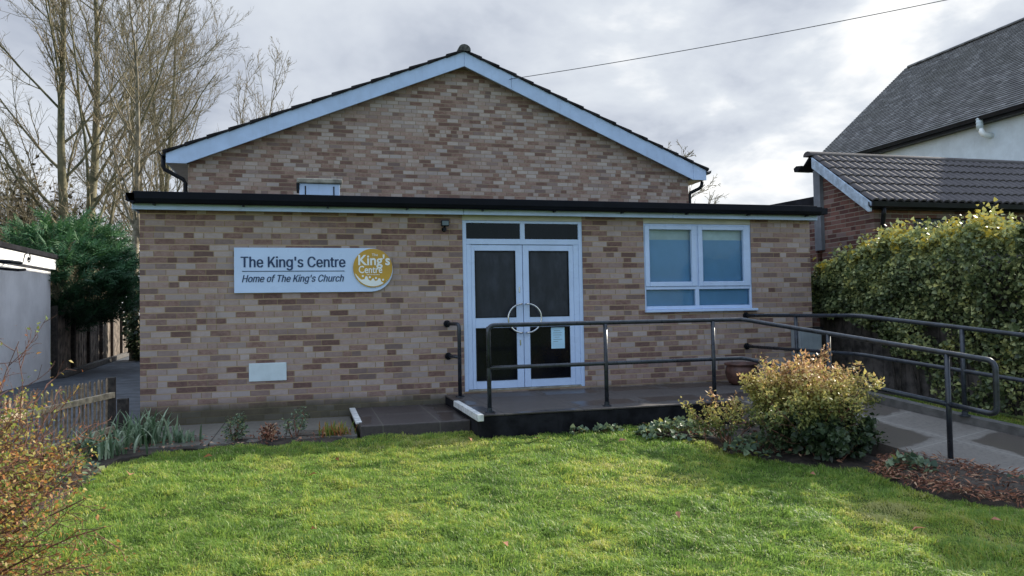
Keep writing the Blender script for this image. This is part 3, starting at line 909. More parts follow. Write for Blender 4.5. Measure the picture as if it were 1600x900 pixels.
# verge soffit boards and eave soffits
so = MB()
so.prism([(AX, BY + .03, 5.90), (-4.06, BY + .03, 3.835), (-4.06, BY + .03, 3.86), (AX, BY + .03, 5.925)], (0, 0.15, 0))
so.prism([(AX, BY + .03, 5.90), (5.9, BY + .03, 3.87), (5.9, BY + .03, 3.895), (AX, BY + .03, 5.925)], (0, 0.15, 0))
so.box(XL + 0.02, -4.065, BY + 0.03, 16, 3.777, 3.79).box(5.905, XR - 0.02, BY + 0.03, 16, 3.777, 3.79)
so.build('eave_soffit', M['soffit'], hall)
MB().box(XL, XL + 0.018, BY + 0.03, 16.2, 3.777, zl(XL) - 0.01).build('eave_fascia', M['board'], hall)
MB().box(XR - 0.018, XR, BY + 0.03, 16.2, 3.777, zl(XR) - 0.01).build('eave_fascia', M['board'], hall)
# tile courses, each tilted to overlap the one below
rf = MB()
for side in (-1, 1):
    x_e = XL - 0.05 if side < 0 else XR + 0.05
    n = 15
    for i in range(n):
        ta, tb = i / n, (i + 1.12) / n
        xa, xb = x_e + (AX - x_e) * ta, x_e + (AX - x_e) * min(tb, 1.0)
        za, zb = zl(xa) + 0.040, zl(xb) + 0.012
        fr_ = BY - 0.035 + 0.004 * (i % 2) + random.uniform(-0.006, 0.006)
        rf.prism([(xa, fr_, za - 0.026), (xb, fr_, zb - 0.010), (xb, fr_, zb + 0.018), (xa, fr_, za + 0.018)], (0, 11.9, 0))
        rf.prism([(xa + (0.01 * -side), fr_ + .012, za - 0.05), (xb, fr_ + .012, zb - 0.012), (xb, fr_ + .012, zb - 0.0105), (xa + (0.01 * -side), fr_ + .012, za - 0.028)], (0, 11.8, 0))
rt = rf.build('tiled_roof', M['tile'], hall)
rg = MB()
for i in range(26):
    y0 = BY - 0.05 + i * 0.45
    pr = [(AX + 0.125 * math.cos(a) * (1 + .02 * (i % 2)), y0, 6.175 + 0.115 * math.sin(a)) for a in np.linspace(-0.15, math.pi + 0.15, 9)]
    rg.prism(pr, (0, 0.445, 0))
rg.build('ridge_tile', M['concrete'] if False else pmat('ridge_mossy', (0.085, 0.082, 0.072), 0.9, 0.3, 14.0, bump=0.6), rt)
# gutters and downpipes at both eaves
for sx, xe in ((-1, XL), (1, XR)):
    gp = [(xe + sx * q, BY - 0.02, z_) for q, z_ in ((0.0, 3.985), (0.004, 3.93), (0.03, 3.90), (0.07, 3.895), (0.105, 3.92), (0.115, 3.975), (0.108, 3.975), (0.07, 3.91), (0.012, 3.94))]
    MB().prism(gp, (0, 11.6, 0)).build('gutter', M['black'], hall)
MB().tube([(XL - 0.06, 4.52, 3.92), (XL - 0.06, 4.52, 3.73), (XL - 0.04, 4.53, 3.68), (-4.15, 4.67, 3.53), (-4.115, 4.68, 3.47), (-4.112, 4.68, 2.5)], 0.037, 12).build('downpipe', M['black'], hall, smooth=True)
MB().tube([(XR - 0.04, 4.52, 3.76), (XR - 0.05, 4.55, 3.66), (XR - 0.09, 4.58, 3.61), (5.98, 4.65, 3.53), (5.955, 4.66, 3.47), (5.955, 4.66, 2.5)], 0.037, 12).build('downpipe', M['black'], hall, smooth=True)

# ------------------------------------------------------------------ sign, lamp, notice, cabinet, pot
sg = thing('wall_sign', (-1.9, 0, 1.33), 'pale blue white name board with round gold emblem on the brick wall', 'sign')
cx, cz, rr_ = -1.215, 1.615, 0.281
ol = [(-2.874, -0.03, 1.334), (-2.874, -0.03, 1.896)] + [(cx + rr_ * math.cos(a), -0.03, cz + rr_ * math.sin(a)) for a in np.linspace(math.pi / 2, -math.pi / 2, 30)]
MB().prism(ol, (0, 0.022, 0)).build('board', M['signboard'], sg, bevel=0.003)
dc = MB().prism([(-1.19 + 0.25 * math.cos(a), -0.042, 1.638 + 0.25 * math.sin(a)) for a in np.linspace(0, 2 * math.pi, 56, endpoint=False)], (0, 0.0115, 0)).build('emblem', M['gold'], sg)
# crown along the lower edge of the emblem
c0, r0 = (-1.19, 1.638), 0.236
low = [(c0[0] + r0 * math.cos(a), c0[1] + r0 * math.sin(a)) for a in np.linspace(math.radians(196), math.radians(322), 22)]
tops = [(-1.012, 1.478), (-1.055, 1.445), (-1.085, 1.462), (-1.098, 1.502), (-1.118, 1.505), (-1.135, 1.478), (-1.165, 1.472), (-1.183, 1.505), (-1.20, 1.50), (-1.215, 1.475),
        (-1.245, 1.485), (-1.262, 1.53), (-1.282, 1.535), (-1.298, 1.495), (-1.335, 1.488), (-1.368, 1.515)]
MB().prism([(x_, -0.0455, z_) for x_, z_ in low + tops], (0, 0.0032, 0)).build('crown_mark', M['logowhite'], dc)
for x_, z_ in ((-1.318, 1.535), (-1.23, 1.52), (-1.152, 1.508), (-1.062, 1.487)):
    MB().prism([(x_ + 0.0135 * math.cos(a), -0.0458, z_ + 0.0135 * math.sin(a)) for a in np.linspace(0, 2 * math.pi, 12, endpoint=False)], (0, 0.0034, 0)).build('crown_jewel', M['logowhite'], dc)
dt = MB()
for k_ in range(9):
    dt.box(-1.268 + k_ * 0.0185, -1.268 + k_ * 0.0185 + 0.013, -0.0455, -0.0423, 1.5475, 1.556)
dt.build('small_print', M['logowhite'], dc)


try:
    import os
    SANS = bpy.data.fonts.load(os.path.join(bpy.utils.resource_path('LOCAL'), 'datafiles', 'fonts', 'Inter.woff2'))
except Exception:
    SANS = None


def text(body, x, z, y, width, height, mat, parent, name, shear=0.0, bold=0.0, depth=0.0015, font=None, k_at=None):
    """lettering turned to a mesh, fitted to width x height (cap height), lower left at x, z"""
    def raw(txt):
        cu = bpy.data.curves.new(name, 'FONT')
        cu.body = txt
        cu.size = 1.0
        cu.offset = 0.0 if font else bold
        cu.extrude = 0.01
        cu.resolution_u = 3
        if font:
            cu.font = font
        o = bpy.data.objects.new(name, cu)
        COL.objects.link(o)
        me = bpy.data.meshes.new_from_object(o.evaluated_get(bpy.context.evaluated_depsgraph_get()))
        bpy.data.objects.remove(o)
        co = np.empty(len(me.vertices) * 3, np.float32)
        me.vertices.foreach_get('co', co)
        return me, co.reshape(-1, 3)
    cap = raw('H')[1][:, 1].max()
    me, co = raw(body)
    x0, x1 = co[:, 0].min(), co[:, 0].max()
    bm = bmesh.new()
    bm.from_mesh(me)
    if k_at is not None:                  # this face fills its K badly: draw that letter from three strokes
        xr = raw(body[:k_at + 1])[1][:, 0].max()
        kw = np.ptp(raw('K')[1][:, 0])
        xl = xr - kw
        bmesh.ops.delete(bm, geom=[v for v in bm.verts if xl - 0.01 < v.co.x < xr + 0.01], context='VERTS')
        sw = cap * 0.122
        for pts, dz_ in (([(xl, 0), (xl + sw, 0), (xl + sw, cap), (xl, cap)], 0.0),
                         ([(xl + sw * 0.9, cap * 0.26), (xl + sw * 0.9, cap * 0.26 + sw * 1.35), (xr - sw * 1.3, cap), (xr - 0.01, cap)], 0.001),
                         ([(xl + kw * 0.36, cap * 0.50), (xl + kw * 0.36 + sw * 0.85, cap * 0.50 + sw * 0.75), (xr, 0), (xr - sw * 1.3, 0)], 0.002)):
            a = [bm.verts.new((px, py, 0.01 + dz_)) for px, py in pts]
            c = [bm.verts.new((px, py, -0.01)) for px, py in pts]
            bm.faces.new(a)
            bm.faces.new(c[::-1])
            for q in range(4):
                bm.faces.new((a[q], c[q], c[(q + 1) % 4], a[(q + 1) % 4]))
    base = [Vector(v.co) for v in bm.verts]
    for v in bm.verts:
        q = v.co
        v.co = (x + (q.x - x0) / (x1 - x0) * width + shear * q.y / cap * height, y - depth * q.z / 0.01, z + q.y / cap * height)
    bmesh.ops.recalc_face_normals(bm, faces=bm.faces)
    me2 = bpy.data.meshes.new(name)
    bm.to_mesh(me2)
    bm.free()
    if font and bold:                     # heavier strokes: the outline doubled a hair to each side
        bm = bmesh.new()
        for i_, dx_ in enumerate((-bold, 0.0, bold)):
            m3 = me2.copy()
            m3.transform(Matrix.Translation((dx_, -0.0003 * i_, 0)))
            bm.from_mesh(m3)
            bpy.data.meshes.remove(m3)
        bm.to_mesh(me2)
        bm.free()
    me2.materials.append(mat)
    return link(name, me2, parent)


text("The King's Centre", -2.793, 1.652, -0.0325, 1.255, 0.132, M['navy'], sg, 'lettering', bold=0.0042, font=SANS, k_at=4 if SANS else None)
text("Home of The King's Church", -2.782, 1.468, -0.0325, 1.215, 0.088, M['navy'], sg, 'lettering', shear=0.22, bold=0.0022, font=SANS, k_at=12 if SANS else None)
MB().box(-2.78, -1.547, -0.034, -0.0305, 1.598, 1.607).build('rule_line', M['navy'], sg)
text("King's", -1.374, 1.678, -0.044, 0.404, 0.129, M['logowhite'], dc, 'lettering', bold=0.022)
text("The", -1.201, 1.792, -0.044, 0.077, 0.033, M['logowhite'], dc, 'lettering', bold=0.01)
text("Centre", -1.370, 1.574, -0.044, 0.30, 0.092, M['logowhite'], dc, 'lettering', bold=0.016)

fl = thing('floodlight', (-0.245, -0.01, 2.13), 'small black security floodlight beside the top of the doors', 'lamp')
MB().box(-0.30, -0.195, -0.115, -0.045, 2.185, 2.262).build('lamp_housing', M['black'], fl, bevel=0.008)
MB().box(-0.29, -0.205, -0.122, -0.1165, 2.195, 2.252).build('lens', M['lens'], fl)
MB().tube([(-0.248, 0.0, 2.15), (-0.248, -0.05, 2.15), (-0.248, -0.065, 2.185)], 0.014, 8).tube([(-0.248, -0.001, 2.15), (-0.248, -0.012, 2.15)], 0.034, 14).box(-0.268, -0.228, -0.085, -0.05, 2.125, 2.165).build('bracket', M['black'], fl)

nt_ = thing('notice', (1.33, 0.03, 0.52), 'pale blue paper notice taped inside the right door glass', 'notice')
MB().box(1.232, 1.428, 0.0325, 0.0345, 0.522, 0.815).build('sheet', M['paper'], nt_)
ln = MB()
for i, (a, c) in enumerate(((0.04, 0.13), (0.03, 0.16), (0.03, 0.15), (0.05, 0.12), (0.03, 0.16), (0.03, 0.10))):
    ln.box(1.232 + a, 1.232 + c, 0.0316, 0.0322, 0.765 - i * 0.030, 0.771 - i * 0.030)
ln.build('print_marks', M['ink'], nt_)

cb = thing('meter_cabinet', (5.24, -0.12, -0.05), 'grey utility meter cabinet against the right end of the wall', 'cabinet')
MB().box(5.02, 5.40, -0.22, -0.003, 0.30, 0.70).build('body', M['cabinet'], cb, bevel=0.008)
MB().box(5.045, 5.375, -0.232, -0.223, 0.325, 0.66).build('door', M['cabinet'], cb, bevel=0.004)
MB().box(5.01, 5.41, -0.24, -0.003, 0.702, 0.722).build('lid', M['black'], cb)
MB().box(5.03, 5.10, -0.15, -0.01, -0.06, 0.299).build('conduit', M['cabinet'], cb)

pt = MB().lathe(3.86, -0.48, [(0.13, -0.038), (0.165, -0.02), (0.205, 0.06), (0.222, 0.13), (0.214, 0.19), (0.198, 0.22), (0.205, 0.228), (0.228, 0.234), (0.232, 0.258), (0.222, 0.264), (0.202, 0.258), (0.192, 0.20), (0.02, 0.19), (0.0, 0.19)])
po = thing('plant_pot', (3.86, -0.48, -0.04), 'round terracotta plant pot standing empty on the landing', 'pot')
pt.build('pot', M['terracotta'], po, smooth=True)
MB().lathe(3.86, -0.48, [(0.0, 0.192), (0.10, 0.208), (0.188, 0.20), (0.188, 0.205), (0.1, 0.218), (0.0, 0.222)]).build('compost', M['soil'], po)


# ------------------------------------------------------------------ handrails
def fillet(pts, r=0.08, n=5):
    """round the corners of a polyline"""
    P = [Vector(q) for q in pts]
    out = [P[0]]
    for i in range(1, len(P) - 1):
        a, c = (P[i - 1] - P[i]), (P[i + 1] - P[i])
        rr = min(r, a.length * 0.45, c.length * 0.45)
        s, e = P[i] + a.normalized() * rr, P[i] + c.normalized() * rr
        for k_ in range(n + 1):
            t = k_ / n
            out.append(s * (1 - t) ** 2 + P[i] * 2 * t * (1 - t) + e * t * t)
    out.append(P[-1])
    return out


RT = 0.0245


def post(x, y, z0, z1, par, foot=True):
    t = MB().tube([(x, y, z0), (x, y, z1)], RT * 0.97, 12)
    p_ = t.build('post', M['rail'], par, smooth=True)
    if foot:
        MB().tube([(x, y, z0), (x, y, z0 + 0.012)], 0.052, 14).tube([(x, y, z0 + .012), (x, y, z0 + 0.05)], 0.03, 12).build('foot_plate', M['rail'], p_)


h1 = thing('handrail', (1.5, -1.9, -0.04), 'long black tubular handrail along the landing edge and down the ramp', 'handrail', 'black tubular handrails')
A0, A1 = Vector((-0.12, -1.90, 0.90)), Vector((3.0, -1.89, 0.90))
A2 = Vector((3.56, -4.29, 0.598))
dvec = (A2 - A1).normalized()
A3 = A2 + dvec * 0.42
MB().tube(fillet([(-0.12, -1.9, 0.44), tuple(A0), tuple(A1), tuple(A3), tuple(A3 - Vector((0, 0, 0.46))), tuple(A2 - Vector((0, 0, 0.46)))], 0.075), RT, 12).build('top_rail', M['rail'], h1, smooth=True)
MB().tube(fillet([(-0.12, -1.9, 0.44), (3.0, -1.89, 0.44), tuple(A2 - Vector((0, 0, 0.46)))], 0.075), RT * 0.92, 12).build('lower_rail', M['rail'], h1, smooth=True)
for q in (-0.12, 1.24, 2.60):
    post(q, -1.90, -0.04, 0.885, h1)
q = A1.lerp(A2, 0.49)
post(q.x, q.y, q.z - 0.93, q.z, h1)
post(A2.x, A2.y, A2.z - 0.96, A2.z, h1, False)

h2 = thing('handrail', (4.4, -1.8, -0.04), 'black tubular handrail fixed to the wall and running down the hedge side of the ramp', 'handrail', 'black tubular handrails')
B = [Vector((4.26, 0.0, 0.92)), Vector((4.26, -2.35, 0.92)), Vector((4.67, -3.40, 0.785)), Vector((5.6, -5.78, 0.47))]
MB().tube(fillet([tuple(v) for v in B], 0.12), RT, 12).build('top_rail', M['rail'], h2, smooth=True)
Bl = [v - Vector((0, 0, 0.455)) for v in B]
MB().tube(fillet([tuple(v) for v in Bl], 0.12), RT * 0.92, 12).build('lower_rail', M['rail'], h2, smooth=True)
for z_ in (0.92, 0.465):
    MB().tube([(4.26, -0.001, z_), (4.26, -0.02, z_)], 0.047, 16).tube([(4.26, -0.02, z_), (4.26, -0.05, z_)], 0.031, 12).build('wall_flange', M['black'], h2)
post(4.26, -1.18, -0.04, 0.9, h2)
post(4.67, -3.40, -0.145, 0.77, h2)
post(5.25, -4.88, -0.36, 0.58, h2)

h3 = thing('handrail', (-0.15, -0.2, -0.04), 'short black handrail bracketed to the brick beside the doors', 'handrail', 'black tubular handrails')
MB().tube(fillet([(-0.232, 0.0, 0.897), (-0.125, -0.30, 0.897), (-0.125, -0.30, -0.04)], 0.06), RT, 12).build('top_rail', M['rail'], h3, smooth=True)
MB().tube([(-0.222, 0.0, 0.47), (-0.125, -0.30, 0.47)], RT * 0.92, 12).build('lower_rail', M['rail'], h3, smooth=True)
for x_, z_ in ((-0.232, 0.897), (-0.222, 0.47)):
    MB().tube([(x_, -0.001, z_), (x_ + .006, -0.02, z_)], 0.047, 16).tube([(x_ + .006, -0.02, z_), (x_ + .016, -0.05, z_)], 0.031, 12).build('wall_flange', M['black'], h3)
MB().tube([(-0.125, -0.30, -0.04), (-0.125, -0.30, -0.026)], 0.06, 14).build('foot_plate', M['rail'], h3)

# ------------------------------------------------------------------ overhead cable
ca, cc = Vector((1.905, 4.40, 5.66)), Vector((14.0, -4.2, 6.75))
pts = []
for t in np.linspace(0, 1, 40):
    q = ca.lerp(cc, t)
    q.z -= 0.42 * 4 * t * (1 - t) * 0.5
    pts.append(q)
tag(MB().tube(pts, 0.0065, 6).build('overhead_cable', M['black']), 'thin black telephone cable slung from the gable into the sky', 'cable')

# ------------------------------------------------------------------ neighbours on the right
ex = thing('brick_annexe', (8.9, 1.0, -0.3), 'low red brick annexe with a ribbed dark tile roof behind the ivy hedge', 'building')
EX0, EY0, EY1 = 6.60, 0.0, 1.25
w = MB()
w.prism([(EX0, EY0, -0.4), (EX0, EY1, -0.4), (EX0, EY1, 3.36), (EX0, EY0, 2.62)], (0.22, 0, 0))
w.box(EX0 + .22, 7.35, EY0, EY0 + .22, -0.4, 2.62).box(7.35, 10.2, EY0, EY0 + .22, 2.42, 2.62).box(7.35, 10.2, EY0, EY0 + .22, -0.4, 1.0).box(10.2, 14.2, EY0, EY0 + .22, -0.4, 2.62)
w.box(EX0 + .22, 14.2, EY1 - .22, EY1, -0.4, 3.3)
w.build('wall', M['redbrick'], ex)
wn = MB().box(7.352, 10.198, EY0 + 0.06, EY0 + 0.12, 1.002, 2.418)
MB().box(7.352, 10.198, EY0 + .07, EY0 + .11, 1.002, 2.418).build('window', M['darkglass'], ex)


def tiled(name, mat, o, ux, us, width, length, gauge, pitch, amp, thick, parent, label=None, wob=0.0):
    """courses of rolled tiles: o lower-left corner, ux along the eave, us up the slope"""
    o, ux, us = Vector(o), Vector(ux).normalized(), Vector(us).normalized()
    nrm = ux.cross(us).normalized()
    if nrm.z < 0:
        nrm = -nrm
    nc = int(round(length / gauge))
    per = 8 if amp else 1
    nu = int(width / pitch) * per if amp else max(2, int(width / 0.6))
    vs, fs = [], []
    for i in range(nc):
        s0, s1 = i * gauge, (i + 1) * gauge + 0.02
        base = len(vs)
        for j in range(nu + 1):
            u = width * j / nu
            ph = (u / pitch) % 1.0
            h = amp * (abs(math.sin(math.pi * ph)) ** 0.7) if amp else 0.0
            jt = random.uniform(-wob, wob)
            vs.append(o + ux * u + us * (s0 + jt) + nrm * (h - 0.004))
            vs.append(o + ux * u + us * (s0 + jt) + nrm * (h + thick))
            vs.append(o + ux * u + us * s1 + nrm * (h))
        for j in range(nu):
            q = base + j * 3
            fs.append((q, q + 3, q + 4, q + 1))
            fs.append((q + 1, q + 4, q + 5, q + 2))
    return MB().add(vs, fs).build(name, mat, parent)


m, b = newmat('annexe_tile')
p = b.pos()
c = b.mix(b.noise(p, 5.0, 5), (0.066, 0.058, 0.060), (0.118, 0.104, 0.104))
c = b.mix(b.maprange(b.noise(p, 1.2, 4), 0.5, 0.75, 0, 0.5), c, (0.14, 0.125, 0.115))
b.out(b.pbr(c, 0.85, b.bump(b.noise(p, 60.0, 3), 0.3, 0.01), spec=0.2))
M['annexetile'] = m
us = Vector((0, 1.29 + 0.12, 3.66 - 2.66))
rfx = tiled('tiled_roof', M['annexetile'], (6.43, -0.15, 2.64), (1, 0, 0), us, 7.75, us.length + 0.02, 0.292, 0.15, 0.042, 0.026, ex)
MB().prism([(6.44, -0.13, 2.60), (6.44, 1.29, 3.61), (6.44, 1.29, 3.645), (6.44, -0.13, 2.635)], (7.7, 0, 0)).prism([(6.44, 1.30, 3.60), (6.44, 1.52, 3.43), (6.44, 1.52, 3.47), (6.44, 1.30, 3.65)], (7.7, 0, 0)).build('roof_deck', M['felt'], ex)
rg = MB()
for i in range(17):
    rg.prism([(6.38 + i * 0.44, 1.29 + 0.10 * math.cos(a), 3.655 + 0.07 * math.sin(a)) for a in np.linspace(-0.2, math.pi + 0.2, 8)], (0.437, 0, 0))
rg.build('ridge_tile', M['annexetile'], ex)
MB().prism([(6.40, -0.15, 2.635), (6.40, 1.20, 3.60), (6.40, 1.20, 3.42), (6.40, -0.10, 2.49), (6.40, -0.15, 2.49)], (0.03, 0, 0)).build('bargeboard', M['bargepeel'], ex)
MB().prism([(6.38, y_, z_) for y_, z_ in ((-0.135, 2.64), (-0.14, 2.57), (-0.18, 2.54), (-0.235, 2.56), (-0.25, 2.635), (-0.24, 2.635), (-0.225, 2.57), (-0.18, 2.552), (-0.15, 2.58))], (7.7, 0, 0)).box(6.43, 14.1, -0.13, -0.002, 2.53, 2.62).build('gutter', M['black'], ex)
MB().tube([(6.63, -0.18, 2.56), (6.63, -0.17, 2.44), (6.70, -0.07, 2.32), (6.70, -0.055, 2.2), (6.70, -0.055, -0.2)], 0.036, 10).build('downpipe', M['black'], ex, smooth=True)
MB().tube([(10.42, -0.18, 2.56), (10.42, -0.055, 2.4), (10.42, -0.055, -0.2)], 0.036, 10).build('downpipe', M['black'], ex, smooth=True)
MB().box(6.53, 6.60, 1.17, 1.34, 2.0, 3.40).build('corner_board', M['soffitdark'], ex)
MB().prism([(6.36, 1.42, 3.50), (6.36, 1.52, 3.41), (6.36, 1.62, 3.42), (6.36, 1.64, 3.49), (6.36, 1.56, 3.52)], (0.3, 0, 0)).build('rear_gutter', M['black'], ex)

lr = thing('lean_to_roof', (6.4, 4.0, -0.3), 'low dark flat roof edge glimpsed between the hall and the red annexe', 'building')
MB().prism([(6.55, 1.26, 2.78), (6.55, 1.26, 2.95), (5.95, 6.0, 2.98), (5.95, 6.0, 2.81)], (0.5, 0.0, 0)).build('roof_edge', M['felt'], lr)
MB().box(6.62, 6.9, 1.4, 6.0, -0.4, 2.75).build('wall', M['redbrick'], lr)

hs = thing('rendered_house', (18.0, 7.0, -0.3), 'white rendered house with a steep grey plain tile roof at the right', 'house')
HX, HY0, HY1, HZ = 14.0, 2.7, 11.36, 5.62
hw2 = MB().box(HX + 0.25, HX + 0.5, HY0 + .2, HY1 - .2, -0.4, HZ + 0.24)
gp = [(HX + .5, -0.4), (21.9, -0.4), (21.9, 5.8), (18.1, 9.07), (HX + .5, HZ + 0.26)]
hw2.prism([(x_, HY0 + 0.2, z_) for x_, z_ in gp], (0, 0.25, 0)).prism([(x_, HY1 - 0.45, z_) for x_, z_ in gp], (0, 0.25, 0))
hw2.build('wall', M['render'], hs)
m, b = newmat('plain_tiles')
p = b.pos()
x, y, z = b.sep(p)
rw = b.math('FLOOR', b.math('DIVIDE', b.math('SUBTRACT', z, HZ), 0.0725))
uu = b.math('ADD', b.math('DIVIDE', y, 0.19), b.math('MULTIPLY', rw, 0.5))
rid = b.white(b.comb(b.math('FLOOR', uu), rw, 1.0))
c = b.ramp(rid, [(0.0, (0.058, 0.055, 0.052)), (0.5, (0.105, 0.10, 0.095)), (0.85, (0.155, 0.15, 0.145)), (1.0, (0.21, 0.205, 0.20))])
c = b.mix(b.maprange(b.noise(p, 0.8, 4), 0.45, 0.7, 0, 0.5), c, (0.07, 0.068, 0.055))
gap = b.math('LESS_THAN', b.math('FRACT', uu), 0.05)
c = b.mix(gap, c, (0.015, 0.015, 0.015))
b.out(b.pbr(c, 0.55, b.bump(b.math('SUBTRACT', b.math('MULTIPLY', rid, 0.6), gap), 0.5, 0.012), spec=0.5))
M['plaintile'] = m
uz = Vector((4.11, 0, 3.60))
tiled('tiled_roof', M['plaintile'], (HX, HY1, HZ), (0, -1, 0), uz, HY1 - HY0, uz.length, 0.11, 1.0, 0.0, 0.024, hs, wob=0.006)
rb2 = MB().prism([(18.07, HY0, 9.18), (22.3, HY0, 5.5), (22.3, HY0, 5.58), (18.11, HY0, 9.22)], (0, HY1 - HY0, 0))
rb2.prism([(HX + .03, HY0 + .03, HZ - 0.06), (18.07, HY0 + .03, 9.14), (18.07, HY0 + .03, 9.18), (HX + .03, HY0 + .03, HZ - .02)], (0, HY1 - HY0 - .06, 0)).build('rear_slope', M['tile'], hs)
rg = MB()
for i in range(19):
    rg.prism([(18.11 + 0.12 * math.cos(a), HY0 + i * 0.446, 9.20 + 0.08 * math.sin(a)) for a in np.linspace(-0.2, math.pi + 0.2, 8)], (0, 0.443, 0))
rg.build('ridge_tile', M['plaintile'], hs)
MB().box(HX + 0.02, HX + 0.05, HY0, HY1, HZ - 0.17, HZ - 0.025).box(HX + 0.05, HX + 0.25, HY0 + .02, HY1 - .02, HZ - 0.17, HZ - 0.14).build('fascia', M['black'], hs)
MB().prism([(HX + q, HY0, z_) for q, z_ in ((0.015, HZ), (0.01, HZ - .06), (-0.03, HZ - .10), (-0.08, HZ - .09), (-0.10, HZ - .01), (-0.09, HZ - .01), (-0.075, HZ - .075), (-0.03, HZ - .085), (0.0, HZ - .05))], (0, HY1 - HY0, 0)).build('gutter', M['black'], hs)
fu_ = thing('boiler_flue', (14.2, 4.7, 5.1), 'white boiler flue with curved terminal on the white house wall', 'flue')
FX, FY, FZ = 13.98, 4.75, 5.36
MB().tube(fillet([(14.25, FY - 0.09, FZ - 0.22), (FX, FY - 0.09, FZ - 0.22), (FX, FY - 0.02, FZ - 0.06)], 0.07), 0.065, 14).build('elbow', M['logowhite'], fu_, smooth=True)
MB().tube([(FX, FY, FZ - 0.09), (FX, FY, FZ + 0.22)], 0.075, 14).build('terminal', M['vent'], fu_, smooth=True)
for q in (0.02, 0.10, 0.18):
    MB().tube([(FX, FY, FZ + q), (FX, FY, FZ + q + 0.02)], 0.083, 14).build('collar', M['vent'], fu_)


# ------------------------------------------------------------------ left side: garage, fences
ga = thing('white_garage', (-9.0, 5.5, -0.3), 'low white flat roofed garage wall at the left edge', 'garage')
MB().box(-11.0, -7.52, 1.5, 8.9, -0.4, 2.16).build('wall', M['garagewhite'], ga)
MB().box(-11.1, -7.44, 1.4, 9.0, 2.162, 2.40).build('fascia', M['garagewhite'], ga, bevel=0.006)
MB().box(-11.12, -7.40, 1.38, 9.03, 2.402, 2.50).build('roof_edge', M['felt'], ga, bevel=0.01)
hb = thing('hanging_bracket', (-7.4, 5.9, 2.0), 'scrolled black hanging basket bracket on the white garage', 'bracket')
sp = [(-7.20, 6.3 + 0.12 * math.exp(-0.22 * a) * math.sin(a) + 0.25, 2.23 + 0.12 * math.exp(-0.22 * a) * math.cos(a)) for a in np.linspace(0, 9, 34)]
MB().tube([(-7.43, 6.2, 2.13), (-7.2, 6.25, 2.13), (-7.2, 6.35, 2.30)] + sp, 0.011, 6).build('scroll', M['black'], hb)
MB().tube([(-7.43, 5.4, 2.12), (-7.2, 5.6, 2.11), (-7.19, 6.1, 2.12)], 0.035, 8).build('arm', M['black'], hb)
MB().tube([(-7.51, 5.4, 2.0), (-7.2, 6.0, 1.985), (-7.18, 6.3, 2.01)], 0.026, 8).build('brace', M['black'], hb)

fw = thing('wooden_fence', (-7.9, 15, -0.28), 'tall weathered vertical board fence along the drive', 'fence')
fd = Vector((-1.0, 12.9, 0)).normalized()
fs0 = Vector((-7.52, 9.05, 0))
boards, posts_ = MB(), MB()
tlen, q = 0.0, 0
panel = MB()
while tlen < 11.6:
    wd = random.uniform(0.12, 0.16)
    a = fs0 + fd * tlen
    c_ = fs0 + fd * (tlen + wd)
    pi = int(tlen / 1.9)
    top = 1.27 + 0.08 * math.sin(pi * 2.3) + random.uniform(-0.012, 0.012) + (0.07 * math.sin(math.pi * ((tlen / 1.9) % 1)) if pi % 2 else 0)
    dpt = 0.012 * (q % 2)
    boards.prism([(a.x + dpt, a.y, -0.24), (c_.x + dpt, c_.y, -0.24), (c_.x + dpt, c_.y, top), (a.x + dpt, a.y, top)], (-0.02, 0, 0))
    tlen += wd + 0.004
    q += 1
boards.build('boards', M['fencewood'], fw)
for i in range(7):
    a = fs0 + fd * (1.9 * i)
    MB().box(a.x - 0.02, a.x + 0.09, a.y - 0.05, a.y + 0.05, -0.3, 1.36).build('post', M['postwood'], fw, bevel=0.005)

pf = thing('picket_fence', (-4.4, -0.9, -0.3), 'low weathered brown picket fence at the edge of the garden', 'fence')
pa, pb_ = Vector((-4.19, -0.30, 0)), Vector((-4.85, -2.95, 0))
dl = (pb_ - pa)
L_ = dl.length
dl.normalize()
nr = Vector((dl.y, -dl.x, 0))
pk = MB()
n = 33
for i in range(n):
    a = pa + dl * (0.07 + i * (L_ - 0.1) / n) + nr * random.uniform(-.004, .004)
    e = a + dl * 0.029
    tz = 0.365 + random.uniform(-0.012, 0.012)
    ln_ = random.uniform(-0.008, 0.008)
    pk.prism([(a.x, a.y, -0.29), (e.x, e.y, -0.29), (e.x + ln_, e.y, tz - 0.02), ((a.x + e.x) / 2 + ln_, (a.y + e.y) / 2, tz), (a.x + ln_, a.y, tz - 0.02)], tuple(nr * 0.011))
pk.build('pickets', M['picketwood'], pf)
rl = MB()
for z_ in (0.145, -0.24):
    a, e = pa - nr * 0.055, pb_ - nr * 0.055
    if nr.x < 0:
        pass
    rl.prism([(a.x, a.y, z_), (e.x, e.y, z_), (e.x, e.y, z_ + 0.05), (a.x, a.y, z_ + 0.065)], tuple(nr * 0.05))
rl.build('rail', M['railwood'], pf, bevel=0.004)
a = pa + dl * 0.0
MB().box(a.x - 0.05, a.x + 0.04, a.y - 0.01, a.y + 0.09, -0.4, 0.375).build('post', M['postwood'], pf, bevel=0.005)
MB().box(-4.18, -4.07, -0.05, 0.06, -0.4, 0.10).build('post', M['postwood'], pf, bevel=0.005)

rfence = thing('close_board_fence', (6.15, -2.0, -0.3), 'dark close board fence behind the ivy by the corner of the hall', 'fence')
bd = MB()
y_ = 0.75
q = 0
while y_ > -4.6:
    wd = 0.11
    bd.box(6.13 + 0.014 * (q % 2), 6.155 + 0.014 * (q % 2), y_ - wd, y_, -0.3, 1.5)
    y_ -= wd - 0.006
    q += 1
bd.build('boards', M['darkfence'], rfence)
for i in range(3):
    MB().box(6.17, 6.25, 0.6 - 1.9 * i, 0.7 - 1.9 * i, -0.35, 1.55).build('post', M['darkfence'], rfence)


